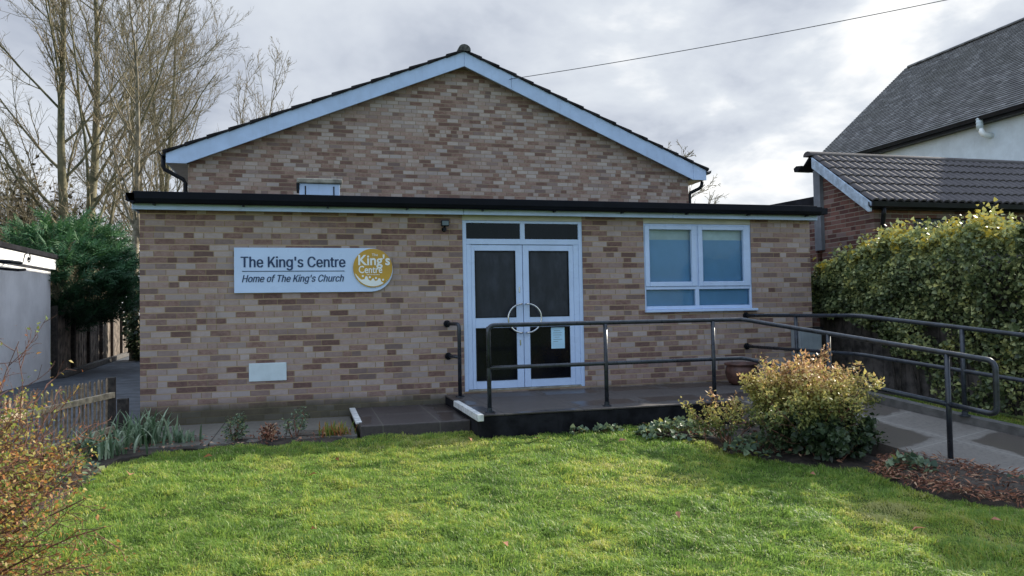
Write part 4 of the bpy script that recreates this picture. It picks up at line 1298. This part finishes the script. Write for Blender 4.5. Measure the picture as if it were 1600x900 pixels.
# ------------------------------------------------------------------ vegetation builders
def tubes(P, Rr, sides):
    """P (N,n,3) polylines, Rr (N,n) radii -> V, F"""
    N, n, _ = P.shape
    T = np.empty_like(P)
    T[:, 1:-1] = P[:, 2:] - P[:, :-2]
    T[:, 0] = P[:, 1] - P[:, 0]
    T[:, -1] = P[:, -1] - P[:, -2]
    T = unit(T)
    ref = np.where(np.abs(T[:, :1, 2:3]) > 0.9, np.array([1.0, 0, 0]), np.array([0, 0, 1.0]))
    U = unit(np.cross(T, np.broadcast_to(ref, T.shape)))
    Wv = np.cross(T, U)
    a = 2 * np.pi * np.arange(sides) / sides
    V = P[:, :, None] + Rr[:, :, None, None] * (U[:, :, None] * np.cos(a)[None, None, :, None] + Wv[:, :, None] * np.sin(a)[None, None, :, None])
    i, k_ = np.meshgrid(np.arange(n - 1), np.arange(sides), indexing='ij')
    k2 = (k_ + 1) % sides
    f = np.stack([i * sides + k_, i * sides + k2, (i + 1) * sides + k2, (i + 1) * sides + k_], -1).reshape(-1, 4)
    F = (f[None] + (np.arange(N) * n * sides)[:, None, None]).reshape(-1, 4)
    return V.reshape(-1, 3), F


def grow(rng, start, dirs, length, r0, n, wob, trop, r_end=0.3):
    """polylines from start points"""
    N = len(start)
    P = np.empty((N, n, 3))
    P[:, 0] = start
    d_ = unit(dirs)
    st = (length / (n - 1))[:, None]
    for i in range(1, n):
        d_ = unit(d_ + rng.normal(size=(N, 3)) * wob + np.array([0, 0, trop]))
        P[:, i] = P[:, i - 1] + d_ * st
    Rr = r0[:, None] * np.linspace(1, r_end, n)[None]
    return P, Rr


def spawn(rng, P, Rr, length, m, tmin, tmax, ang, ratio, rr_, rmin, up=0.0):
    """m children on every parent polyline"""
    N, n, _ = P.shape
    idx = np.repeat(np.arange(N), m)
    t = tmin + (tmax - tmin) * (np.tile(np.arange(m), N) + rng.random(N * m)) / m
    f = t * (n - 1)
    i0 = np.minimum(f.astype(int), n - 2)
    fr_ = (f - i0)[:, None]
    p0 = P[idx, i0] * (1 - fr_) + P[idx, i0 + 1] * fr_
    tan = unit(P[idx, i0 + 1] - P[idx, i0])
    side = rng.normal(size=(N * m, 3))
    side = unit(side - tan * (side * tan).sum(1, keepdims=True))
    a = ang * (0.7 + 0.6 * rng.random(N * m))[:, None]
    d_ = tan * np.cos(a) + side * np.sin(a) + np.array([0, 0, up])
    ln = length[idx] * ratio * (0.6 + 0.7 * rng.random(N * m)) * (1.0 - 0.55 * t)
    r_ = np.maximum((Rr[idx, i0] * (1 - fr_[:, 0]) + Rr[idx, i0 + 1] * fr_[:, 0]) * rr_, rmin)
    return p0, d_, ln, r_


def bare_tree(name, base, height, r0, seed, label, stems=1, spread=0.15, limbs=12, ang=0.8, lratio=0.5, tw=(6, 6, 5), trop=0.12,
              bark='bark', tmin=0.25, rtwig=0.008, group=None, lean=(0, 0)):
    rng = np.random.default_rng(seed)
    e = thing(name, base, label, 'tree', group)
    st = np.tile(np.array(base, float), (stems, 1))
    st[:, 0] += rng.normal(size=stems) * 0.12 * (stems > 1)
    d0 = np.stack([rng.normal(size=stems) * spread + lean[0], rng.normal(size=stems) * spread + lean[1], np.ones(stems)], -1)
    ln = height * (0.8 + 0.3 * rng.random(stems))
    P0, R0a = grow(rng, st, d0, ln, np.full(stems, r0), 14, 0.045, 0.03, 0.08)
    V, F = tubes(P0, R0a, 9)
    npmesh('trunk', V, F, M[bark], e, smooth=True)
    s = spawn(rng, P0, R0a, ln, limbs, tmin, 0.92, ang, lratio, 0.40, 0.018)
    P1, R1 = grow(rng, s[0], s[1], s[2], s[3], 9, 0.07, trop, 0.25)
    V, F = tubes(P1, R1, 6)
    npmesh('limbs', V, F, M[bark], e, smooth=True)
    s2 = spawn(rng, P1, R1, s[2], tw[0], 0.15, 0.98, 0.65, 0.5, 0.5, rtwig * 1.3)
    P2, R2 = grow(rng, s2[0], s2[1], s2[2], s2[3], 6, 0.09, trop, 0.4)
    s2b = spawn(rng, P0, R0a, ln * 0.5, tw[0], 0.5, 0.99, 0.6, 0.35, 0.35, rtwig)
    P2b, R2b = grow(rng, s2b[0], s2b[1], s2b[2], s2b[3], 6, 0.09, trop, 0.4)
    P2, R2, L2_ = np.concatenate([P2, P2b]), np.concatenate([R2, R2b]), np.concatenate([s2[2], s2b[2]])
    s3 = spawn(rng, P2, R2, L2_, tw[1], 0.1, 0.98, 0.6, 0.5, 0.6, rtwig)
    P3, R3 = grow(rng, s3[0], s3[1], s3[2], s3[3], 5, 0.12, trop * 0.8, 0.5)
    s4 = spawn(rng, P3, R3, s3[2], tw[2], 0.1, 1.0, 0.6, 0.55, 0.8, rtwig * 0.75)
    P4, R4 = grow(rng, s4[0], s4[1], s4[2], s4[3], 3, 0.1, trop * 0.5, 0.6)
    parts_ = [tubes(P2, R2, 4), tubes(P3, R3, 3), tubes(P4, R4, 3)]
    off, Vs, Fs = 0, [], []
    for v_, f_ in parts_:
        Vs.append(v_)
        Fs.append(f_ + off)
        off += len(v_)
    npmesh('twigs', np.concatenate(Vs), np.concatenate(Fs), M['twig'], e)
    return e


# big bare trees at the left, behind the drive
G = 'bare winter trees behind the garage'
bare_tree('bare_tree', (-9.55, 19.4, -0.3), 19, 0.21, 3, 'large multi stemmed bare tree with green tinged bark above the garage', 2, 0.05, 20, 0.74, 0.46, (9, 7, 5), 0.10, 'bark', 0.18, 0.0072, G, (-0.02, 0))
bare_tree('bare_tree', (-7.25, 15.8, -0.3), 13, 0.155, 5, 'slender pale barked bare tree beside the corner of the hall', 1, 0.03, 17, 0.6, 0.40, (7, 5, 4), 0.12, 'barkpale', 0.2, 0.008, G, (0.0, 0))
bare_tree('bare_tree', (-8.6, 27.5, -0.3), 19, 0.15, 9, 'tall bare tree with rising limbs left of the hall roof', 3, 0.07, 17, 0.70, 0.40, (9, 7, 5), 0.10, 'bark', 0.16, 0.0072, G, (-0.01, 0))
bare_tree('bare_tree', (-4.7, 26.5, -0.3), 13.2, 0.09, 12, 'thin upright bare sapling showing over the left roof slope', 3, 0.07, 10, 0.35, 0.35, (5, 4, 3), 0.10, 'barkpale', 0.35, 0.009, G, (0.03, 0))
bare_tree('bare_tree', (12.6, 17.5, -0.3), 7.5, 0.16, 14, 'small round bare tree behind the right eave of the hall', 2, 0.12, 12, 0.95, 0.42, (6, 5, 4), 0.05, 'bark', 0.35, 0.010)

# thicket behind the garage
rng = np.random.default_rng(17)
nT = 420
bx, by = rng.uniform(-15.5, -9.7, nT), rng.uniform(18.5, 24, nT)
s0 = np.stack([bx, by, np.full(nT, -0.3)], -1)
dd = np.stack([rng.normal(size=nT) * 0.35, rng.normal(size=nT) * 0.3, np.ones(nT)], -1)
hh = np.interp(bx, [-15.5, -12, -10.6, -9.7], [7.2, 6.4, 5.2, 3.8]) * rng.uniform(0.7, 1.15, nT)
P1, R1 = grow(rng, s0, dd, hh, np.full(nT, 0.03), 8, 0.14, 0.02, 0.3)
s2 = spawn(rng, P1, R1, hh, 10, 0.25, 1.0, 0.8, 0.32, 0.5, 0.010)
P2, R2 = grow(rng, s2[0], s2[1], s2[2], s2[3], 5, 0.15, 0.0, 0.5)
s3 = spawn(rng, P2, R2, s2[2], 3, 0.2, 1.0, 0.8, 0.5, 0.7, 0.009)
P3, R3 = grow(rng, s3[0], s3[1], s3[2], s3[3], 3, 0.15, 0.0, 0.5)
off, Vs, Fs = 0, [], []
for v_, f_ in (tubes(P1, R1, 4), tubes(P2, R2, 3), tubes(P3, R3, 3)):
    Vs.append(v_); Fs.append(f_ + off); off += len(v_)
tk = npmesh('thicket', np.concatenate(Vs), np.concatenate(Fs), M['twig'])
tag(tk, 'tangled brown thicket of bare stems behind the white garage', 'thicket', kind='stuff')
lp = P3[:, 1][rng.random(len(P3)) < 0.75]
lp = lp[lp[:, 2] > 0.5]
tl_ = leaves('thicket_leaves', M['brownleaf'], lp, rdir(len(lp)), rng.uniform(0.10, 0.24, len(lp)), rng.random(len(lp)), None, 'leaf')
tag(tl_, 'dark dead brown foliage caught in the thicket behind the garage', 'foliage', kind='stuff')

# conifer over the wooden fence
cf = thing('conifer', (-8.1, 11.2, -0.3), 'dense green conifer overhanging the board fence and garage corner', 'conifer')
MB().tube([(-8.1, 11.2, -0.3), (-8.08, 11.2, 1.5), (-8.1, 11.15, 3.2)], [0.14, 0.10, 0.03], 8).build('trunk', M['bark'], cf)
rng = np.random.default_rng(23)
nB = 620
cc_ = np.array([-7.75, 10.8, 2.15])
dd = unit(rng.normal(size=(nB, 3)) * np.array([1, 1, 0.85]))
rad = rng.uniform(0.55, 1.0, nB) ** 0.5
sh = np.array([1.68, 1.7, 1.42])
lump = 0.82 + 0.4 * vnoise(dd[:, 0] * 2 + 5, dd[:, 2] * 2 + dd[:, 1] * 2, 50, 1.6)
ends = cc_ + dd * sh * (rad * lump)[:, None]
ends[:, 2] = np.maximum(ends[:, 2], 0.95 + 0.4 * rng.random(nB))
core = np.stack([np.full(nB, -8.0), np.full(nB, 11.1), ends[:, 2] - 0.5], -1)
dirs = unit(ends - core + np.array([0, 0, 0.1]))
# each branch end carries fronds, each frond a fan of flat sprays
m_ = 9
fp = np.repeat(ends, m_, 0) - np.repeat(dirs, m_, 0) * rng.uniform(0, 0.55, (nB * m_, 1))
fd_ = unit(np.repeat(dirs, m_, 0) + rng.normal(size=(nB * m_, 3)) * 0.42 + np.array([0, 0, 0.18]))
FR_V, FR_F = [], []
for i in range(7):
    t = 0.12 + i * 0.125
    l_ = 0.42 * (1 - t * 0.75)
    sgn = -1 if i % 2 else 1
    o_ = len(FR_V)
    FR_V += [(0, t - 0.05, 0), (sgn * l_ * 0.55, t + l_ * 0.35, 0.03), (sgn * l_, t + l_ * 0.95, -0.05), (sgn * 0.02, t + 0.07, 0)]
    FR_F += [(o_, o_ + 1, o_ + 3), (o_ + 1, o_ + 2, o_ + 3)]
o_ = len(FR_V)
FR_V += [(-0.03, 0, 0), (0.03, 0, 0), (0, 1.05, -0.05)]
FR_F += [(o_, o_ + 1, o_ + 2)]
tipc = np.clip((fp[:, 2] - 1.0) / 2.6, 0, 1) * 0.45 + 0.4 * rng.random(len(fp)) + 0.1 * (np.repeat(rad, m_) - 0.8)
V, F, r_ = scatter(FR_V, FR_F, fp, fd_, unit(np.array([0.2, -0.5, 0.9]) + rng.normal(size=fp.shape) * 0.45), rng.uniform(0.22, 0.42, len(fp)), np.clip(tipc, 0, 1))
npmesh('foliage', V, F, M['conifer'], cf, {'rnd': r_})

# ivy dark clump at the end of the drive
rng = np.random.default_rng(29)
iv = thing('ivy_bush', (-6.6, 15.5, -0.3), 'dark ivy bush filling the end of the drive beside the hall', 'bush')
n = 2600
dd = unit(rng.normal(size=(n, 3)))
pp = np.array([-6.75, 15.6, 0.95]) + dd * np.array([0.75, 1.0, 1.35]) * (rng.uniform(0.5, 1, n) ** 0.5)[:, None]
pp = pp[pp[:, 2] > -0.2]
leaves('foliage', M['darkleaf'], pp, unit(pp - np.array([-6.75, 15.6, 0.8])), rng.uniform(0.08, 0.15, len(pp)), rng.random(len(pp)), iv, 'ivy')
MB().tube([(-6.7, 15.6, -0.3), (-6.75, 15.6, 0.6), (-6.6, 15.5, 1.5)], [0.05, 0.04, 0.015], 6).build('stem', M['bark'], iv)

# ivy hedge over the fence at the right
rng = np.random.default_rng(31)
hg = thing('ivy_hedge', (6.0, -1.7, -0.3), 'thick variegated ivy hedge with yellow sunlit top beside the ramp', 'hedge')
n = 46000
hy = rng.uniform(-4.6, 0.85, n)
topz = np.interp(hy, [-4.6, -3.2, -2.6, -2.2, -1.8, -1.5, -0.9, -0.3, 0.2, 0.6, 0.85], [1.98, 1.97, 2.0, 1.98, 1.93, 2.0, 1.95, 1.86, 1.68, 1.48, 1.3])
topz = topz + 0.20 * (vnoise(hy, hy * 0, 60, 2.2) - 0.5) + 0.16 * (vnoise(hy, hy * 0, 61, 6.0) - 0.5)
botz = np.interp(hy, [-4.6, -2.2, -1.7, -1.35, -1.0, -0.6, 0.0, 0.85], [-0.25, -0.25, -0.2, 0.0, 0.38, 0.72, 0.92, 1.05]) + 0.35 * (vnoise(hy, hy * 0, 69, 3.0) - 0.5) * (hy > -1.5)
kind = rng.random(n)
u = rng.random(n)
hz = botz + (topz - botz) * u ** 0.85
bulge = 0.30 * np.clip((hz - 0.3) / 1.2, 0, 1) ** 0.8 * np.clip((topz - hz) / 0.35, 0, 1) ** 0.5
xf = 6.02 - bulge - 0.24 * (vnoise(hy, hz, 62, 2.4) - 0.4) - 0.16 * (vnoise(hy, hz, 63, 6.0) - 0.5)
hx = xf + rng.exponential(0.07, n)
# top mound
tmask = kind < 0.34
hx[tmask] = rng.uniform(5.72, 6.62, tmask.sum())
hz[tmask] = (topz + 0.06 * (vnoise(hx, hy, 64, 6.0) - 0.3))[tmask] - 0.5 * ((hx[tmask] - 6.1) / 0.6) ** 2 * 0.5 - rng.exponential(0.05, tmask.sum()) + 0.22 * (rng.random(tmask.sum()) ** 6) * (vnoise(hx[tmask], hy[tmask], 68, 5.0) > 0.5)
sparse = (hz < 0.85) & (vnoise(hy, hz, 65, 3.5) < np.where(hy > -1.2, 0.45, 0.27))
keep = ~sparse & (hz > -0.27)
hx, hy, hz, tm = hx[keep], hy[keep], hz[keep], tmask[keep]
topk = topz[keep]
pp = np.stack([hx, hy, hz], -1)
outd = np.where(tm[:, None], np.array([-0.25, 0, 1.0]), np.array([-1.0, -0.15, 0.25]))
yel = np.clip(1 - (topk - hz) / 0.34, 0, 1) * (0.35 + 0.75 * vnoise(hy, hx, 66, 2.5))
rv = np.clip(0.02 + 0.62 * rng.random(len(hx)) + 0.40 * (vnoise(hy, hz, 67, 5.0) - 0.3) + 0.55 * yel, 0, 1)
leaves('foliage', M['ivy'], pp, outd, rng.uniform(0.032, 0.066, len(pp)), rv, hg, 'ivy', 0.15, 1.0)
for i in range(9):
    y0 = rng.uniform(-4.4, 0.6)
    MB().tube([(6.08, y0, -0.3), (6.05, y0 + rng.normal() * .1, 0.4), (6.03, y0 + rng.normal() * .2, 1.0), (6.05, y0 + rng.normal() * .3, 1.6)], [0.018, 0.014, 0.011, 0.006], 5).build('stem', M['postwood'], hg)

# ---- yellow bush by the ramp
def shrub(name, base, label, seed, nstem, h, spread, mat, leafs, lsize, yellow_top=True, twigmat='shrubtwig', nsub=6, trop=0.03, cat='bush', dens=1.0, lean=(0, 0), tpl='leaf', r0=0.008):
    rng = np.random.default_rng(seed)
    e = thing(name, base, label, cat)
    jt = 0.10 if nstem > 8 else 0.02
    s0 = np.array(base) + rng.normal(size=(nstem, 3)) * np.array([jt, jt, 0.0])
    dd = np.stack([rng.normal(size=nstem) * spread + lean[0], rng.normal(size=nstem) * spread + lean[1], np.ones(nstem)], -1)
    hh = h * rng.uniform(0.75, 1.15, nstem)
    P1, R1 = grow(rng, s0, dd, hh, np.full(nstem, r0), 8, 0.10, trop, 0.35)
    s2 = spawn(rng, P1, R1, hh, nsub, 0.25, 1.0, 0.7, 0.38, 0.6, 0.0025)
    P2, R2 = grow(rng, s2[0], s2[1], s2[2], s2[3], 5, 0.14, trop, 0.5)
    s3 = spawn(rng, P2, R2, s2[2], 3, 0.3, 1.0, 0.7, 0.5, 0.7, 0.002)
    P3, R3 = grow(rng, s3[0], s3[1], s3[2], s3[3], 4, 0.14, trop, 0.6)
    off, Vs, Fs = 0, [], []
    for v_, f_ in (tubes(P1, R1, 5), tubes(P2, R2, 4), tubes(P3, R3, 3)):
        Vs.append(v_); Fs.append(f_ + off); off += len(v_)
    npmesh('stems', np.concatenate(Vs), np.concatenate(Fs), M[twigmat], e)
    pts = np.concatenate([P3.reshape(-1, 3), P2[:, 1:].reshape(-1, 3)])
    pts = np.repeat(pts, leafs, 0) + rng.normal(size=(len(pts) * leafs, 3)) * 0.025
    pts = pts[rng.random(len(pts)) < dens]
    pts = pts[pts[:, 2] > base[2] + 0.04]
    c = np.array(base) + np.array([lean[0] * h * .5, lean[1] * h * .5, h * 0.45])
    out = unit(pts - c)
    zt = (pts[:, 2] - base[2]) / h
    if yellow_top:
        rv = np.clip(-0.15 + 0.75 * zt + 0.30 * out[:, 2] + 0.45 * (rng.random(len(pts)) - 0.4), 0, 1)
    else:
        rv = rng.random(len(pts))
    leaves('leaves', M[mat], pts, out, lsize * rng.uniform(0.6, 1.3, len(pts)), rv, e, tpl, 0.5, 0.7)
    return e


shrub('garden_bush', (2.72, -3.45, -0.38), 'rounded bush with golden yellow leaves above dark green in front of the ramp', 41, 64, 0.78, 0.52, 'shrub', 3, 0.040, True, nsub=9, dens=0.85, lean=(0.02, 0.08))
shrub('garden_bush', (2.06, -3.02, -0.34), 'small straggly bush with orange yellow leaves left of the golden bush', 43, 10, 0.48, 0.45, 'shrub', 2, 0.04, True, nsub=5, dens=0.7, lean=(-0.05, 0.1))
shrub('green_underplant', (2.72, -3.72, -0.38), 'dark green leafy plant around the foot of the golden bush', 44, 30, 0.42, 0.6, 'darkleaf', 3, 0.05, False, nsub=6, cat='plant', dens=0.8, tpl='ivy')
# ---- foreground shrub at the left edge
shrub('twiggy_shrub', (-3.98, -5.45, -0.50), 'large twiggy shrub with sparse green and orange leaves in the left foreground', 47, 210, 1.10, 0.47, 'freshleaf', 1, 0.025, False, nsub=15, cat='shrub', dens=0.85, trop=-0.05)
shrub('twiggy_shrub', (-3.95, -4.75, -0.45), 'arching bare stemmed shrub with a few fresh leaves against the garage wall', 48, 12, 1.40, 0.20, 'freshleaf', 1, 0.032, False, nsub=9, cat='shrub', dens=0.16, trop=0.0, lean=(0.06, 0.0), r0=0.0055)


def low_plant(name, cx, cy, rx, ry, n, size, label, mat='paleleaf', seed=0, h=0.12, tpl='ivy', cat='plant', group=None):
    rng = np.random.default_rng(seed)
    z0 = float(gz(cx, cy))
    e = thing(name, (cx, cy, z0), label, cat, group)
    a, rr = rng.random(n) * 6.283, np.sqrt(rng.random(n))
    x_, y_ = cx + rx * rr * np.cos(a), cy + ry * rr * np.sin(a)
    z_ = gz(x_, y_) + 0.03 + h * (1 - rr ** 2) * rng.uniform(0.4, 1.0, n) + 0.02 * rng.random(n)
    pp = np.stack([x_, y_, z_], -1)
    out = unit(np.stack([np.cos(a) * rr * 0.7, np.sin(a) * rr * 0.7, np.full(n, 0.8)], -1))
    leaves('leaves', M[mat], pp, out, size * rng.uniform(0.6, 1.3, n), rng.random(n), e, tpl, 0.7, 0.5)
    st = MB()
    for i in range(0, n, 4):
        st.tube([(cx + (x_[i] - cx) * 0.3, cy + (y_[i] - cy) * 0.3, float(gz(x_[i], y_[i])) - 0.01), (x_[i], y_[i], z_[i])], 0.0022, 4)
    st.build('stalks', M['shrubtwig'], e)
    return e


low_plant('ground_plant', 1.75, -2.50, 0.40, 0.30, 330, 0.055, 'pale blue green leafy patch below the landing beside the bushes', seed=51, h=0.15)
low_plant('ground_plant', 1.12, -2.20, 0.17, 0.10, 70, 0.045, 'small pale leafy plant at the foot of the landing wall', seed=52, h=0.06)
low_plant('ground_plant', 0.78, -2.17, 0.12, 0.08, 40, 0.05, 'tiny green seedling clump in the grass below the landing', seed=53, h=0.07)
low_plant('ground_plant', 2.98, -4.45, 0.24, 0.22, 170, 0.055, 'pale green leafy clump at the corner of the mulched bed', seed=54, h=0.15)
low_plant('ground_plant', 3.55, -5.0, 0.14, 0.12, 60, 0.05, 'small grey green plant among the red brown mulch', seed=55, h=0.07)
low_plant('ground_plant', 2.24, -3.36, 0.36, 0.30, 260, 0.055, 'bluish green leafy clump left of the golden bush at the lawn edge', seed=56, h=0.14)


def strap_clump(name, cx, cy, n, hgt, rad, label, seed, mat='daff', wid=0.011, cat='plant'):
    rng = np.random.default_rng(seed)
    z0 = float(gz(cx, cy))
    e = thing(name, (cx, cy, z0), label, cat)
    x_, y_ = cx + rng.normal(size=n) * rad, cy + rng.normal(size=n) * rad * 0.7
    a = rng.random(n) * 6.283
    h = hgt * rng.uniform(0.5, 1.1, n)
    ln = rng.uniform(0.15, 0.95, n)
    nseg = 6
    t = np.linspace(0, 1, nseg)
    wv = wid * np.array([0.8, 1.0, 1.0, 0.9, 0.65, 0.08])
    rad_ = (ln * h)[:, None] * t[None] ** 1.8
    zz = h[:, None] * (t[None] * 1.05 - (ln ** 2)[:, None] * 0.75 * t[None] ** 3)
    C_ = np.stack([x_[:, None] + rad_ * np.cos(a)[:, None], y_[:, None] + rad_ * np.sin(a)[:, None], z0 + 0.0 + zz], -1)
    sd = np.stack([-np.sin(a), np.cos(a), 0 * a], -1)[:, None] * wv[None, :, None]
    V = np.stack([C_ - sd, C_ + sd], 2).reshape(-1, 3)
    i = np.arange(nseg - 1)
    f = np.stack([i * 2, i * 2 + 1, i * 2 + 3, i * 2 + 2], -1)
    F = (f[None] + (np.arange(n) * nseg * 2)[:, None, None]).reshape(-1, 4)
    npmesh('leaves', V, F, M[mat], e, {'rnd': np.repeat(rng.random(n), nseg * 2)})
    MB().lathe(cx, cy, [(rad * 0.9, z0 - 0.03), (rad * 0.7, z0 + 0.015), (rad * 0.3, z0 + 0.03), (0.0, z0 + 0.032)], 10).build('crown', M['soil'], e)
    return e


strap_clump('strap_leaf_plant', -3.68, -1.25, 130, 0.40, 0.14, 'tall clump of grey green strap leaves at the corner of the hall', 61)
strap_clump('strap_leaf_plant', -3.98, -1.75, 90, 0.30, 0.15, 'lower arching clump of strap leaves against the picket fence', 62)
strap_clump('strap_leaf_plant', -3.32, -1.28, 50, 0.20, 0.09, 'short drooping strap leaf tuft at the start of the path', 63)
strap_clump('strap_leaf_plant', -1.74, -1.42, 150, 0.17, 0.085, 'bright green grassy tuft beside the low step', 64, 'freshleaf', 0.007)
low_plant('ground_plant', -4.05, -2.6, 0.3, 0.45, 200, 0.05, 'pale leafy clump at the foot of the picket fence near the twiggy shrub', seed=57, h=0.16)
shrub('rose_sprig', (-2.75, -1.42, -0.27), 'small leafy rose sprig in the soil strip nearest the fence end', 65, 6, 0.24, 0.4, 'paleleaf', 2, 0.035, False, nsub=3, cat='plant', dens=0.8)
shrub('rose_sprig', (-2.15, -1.40, -0.27), 'thin upright rose sprig in the middle of the soil strip', 66, 4, 0.28, 0.25, 'paleleaf', 2, 0.035, False, nsub=3, cat='plant', dens=0.7)
shrub('rose_sprig', (-2.42, -1.5, -0.27), 'low brownish dead rose twigs between the two rose sprigs', 67, 7, 0.16, 0.5, 'litter', 2, 0.035, False, nsub=3, cat='plant', dens=0.6)


# ---- mulch and litter
def litter(name, poly_fn, n, label, seed, box, size=(0.03, 0.08), zoff=0.02, mat='litter', narrow=1.0):
    rng = np.random.default_rng(seed)
    x_, y_ = rng.uniform(box[0], box[1], n), rng.uniform(box[2], box[3], n)
    k_ = poly_fn(x_, y_)
    x_, y_ = x_[k_], y_[k_]
    n = len(x_)
    pp = np.stack([x_, y_, gz(x_, y_) + zoff + 0.05 * rng.random(n)], -1)
    ax = unit(np.stack([rng.normal(size=n), rng.normal(size=n), rng.normal(size=n) * 0.4], -1))
    V, F, r_ = scatter(np.array(LEAF_V) * np.array([narrow, 1, 1]), LEAF_F, pp, ax, unit(rng.normal(size=(n, 3)) * 0.5 + np.array([0, 0, 1])), rng.uniform(*size, n), rng.random(n))
    return tag(npmesh(name, V, F, M[mat], None, {'rnd': r_}), label, 'mulch', kind='stuff')


def inbed2(x, y):
    return (x > np.interp(y, [-5.6, -5.0, -4.4, -4.1], [3.15, 2.72, 2.60, 3.0])) & (x < np.interp(y, [-5.6, -4.9, -4.25, -4.0], [3.95, 3.72, 3.6, 3.35]))


litter('mulch', inbed2, 9000, 'red brown dead bracken and leaf mulch on the bed beside the ramp', 71, (2.5, 4.2, -5.7, -4.0), (0.02, 0.085), 0.05, narrow=0.4)
litter('leaf_litter', lambda x, y: (x > np.interp(y, [-4.2, -3.6, -3.2, -2.5, -2.1], [2.75, 2.18, 2.05, 1.75, 1.35])) & (x < 3.0), 420, 'scattered dead brown leaves on the soil below the bushes', 72, (0.95, 2.9, -4.2, -2.08), (0.03, 0.07), 0.03)
litter('leaf_litter', lambda x, y: y < -1.1, 420, 'dark dead leaves and soil crumbs along the path edge', 73, (-4.1, -1.55, -1.78, -1.0), (0.02, 0.05), 0.02)


def at_lawn(px, py):
    dv = _F + _Rv * ((px - 800) / 1164.66) + _Uv * ((450 - py) / 1164.66)
    z_ = -0.3
    for _ in range(4):
        t_ = (z_ - CAM.z) / dv.z
        q = CAM + dv * t_
        z_ = float(gz(q.x, q.y)) + 0.03
    return q.x, q.y, z_


fl_spots = [(325, 717, .07, 'orange brown fallen leaf curled on the shaded left lawn'), (203, 745, .10, 'dark brown dead leaf pair near the strap leaf plants'),
            (527, 722, .05, 'small dark leaf standing upright in the left lawn'), (488, 746, .06, 'tan fallen leaf in the sunny left lawn'),
            (735, 690, .06, 'brown leaf on the grass below the low step'), (838, 688, .05, 'pale tan leaf on the grass below the landing'),
            (972, 692, .07, 'brown curled leaf on the grass below the landing rail'), (1060, 810, .05, 'small tan leaf in the yellow mossy lawn'),
            (1435, 832, .07, 'reddish leaf on the shaded right lawn'), (790, 856, .06, 'brown leaf in the near middle of the lawn'),
            (1270, 745, .05, 'tiny brown leaf on the lawn before the golden bush'), (490, 832, .05, 'orange leaf low on the near left lawn'),
            (1556, 818, .06, 'orange leaf at the right edge of the lawn')]
proto = None
for i, (px, py, s_, lab) in enumerate(fl_spots):
    if proto is None:
        V = np.array(LEAF_V) * np.array([1.1, 1, 2.2]) - np.array([0, 0.5, 0])
        proto = npmesh('fallen_leaf', V, np.array(LEAF_F), M['litter'], None, {'rnd': np.full(5, 0.72)})
        o = proto
    else:
        o = proto.copy()
        COL.objects.link(o)
    x_, y_, z_ = at_lawn(px, py)
    o.location = (x_, y_, z_ + 0.028)
    o.scale = (s_ * 1.35, s_ * 1.35, s_ * 1.35)
    o.rotation_euler = (random.uniform(-.5, .5), random.uniform(-.6, .6), random.uniform(0, 6.28))
    tag(o, lab, 'leaf', 'fallen leaves on the lawn')
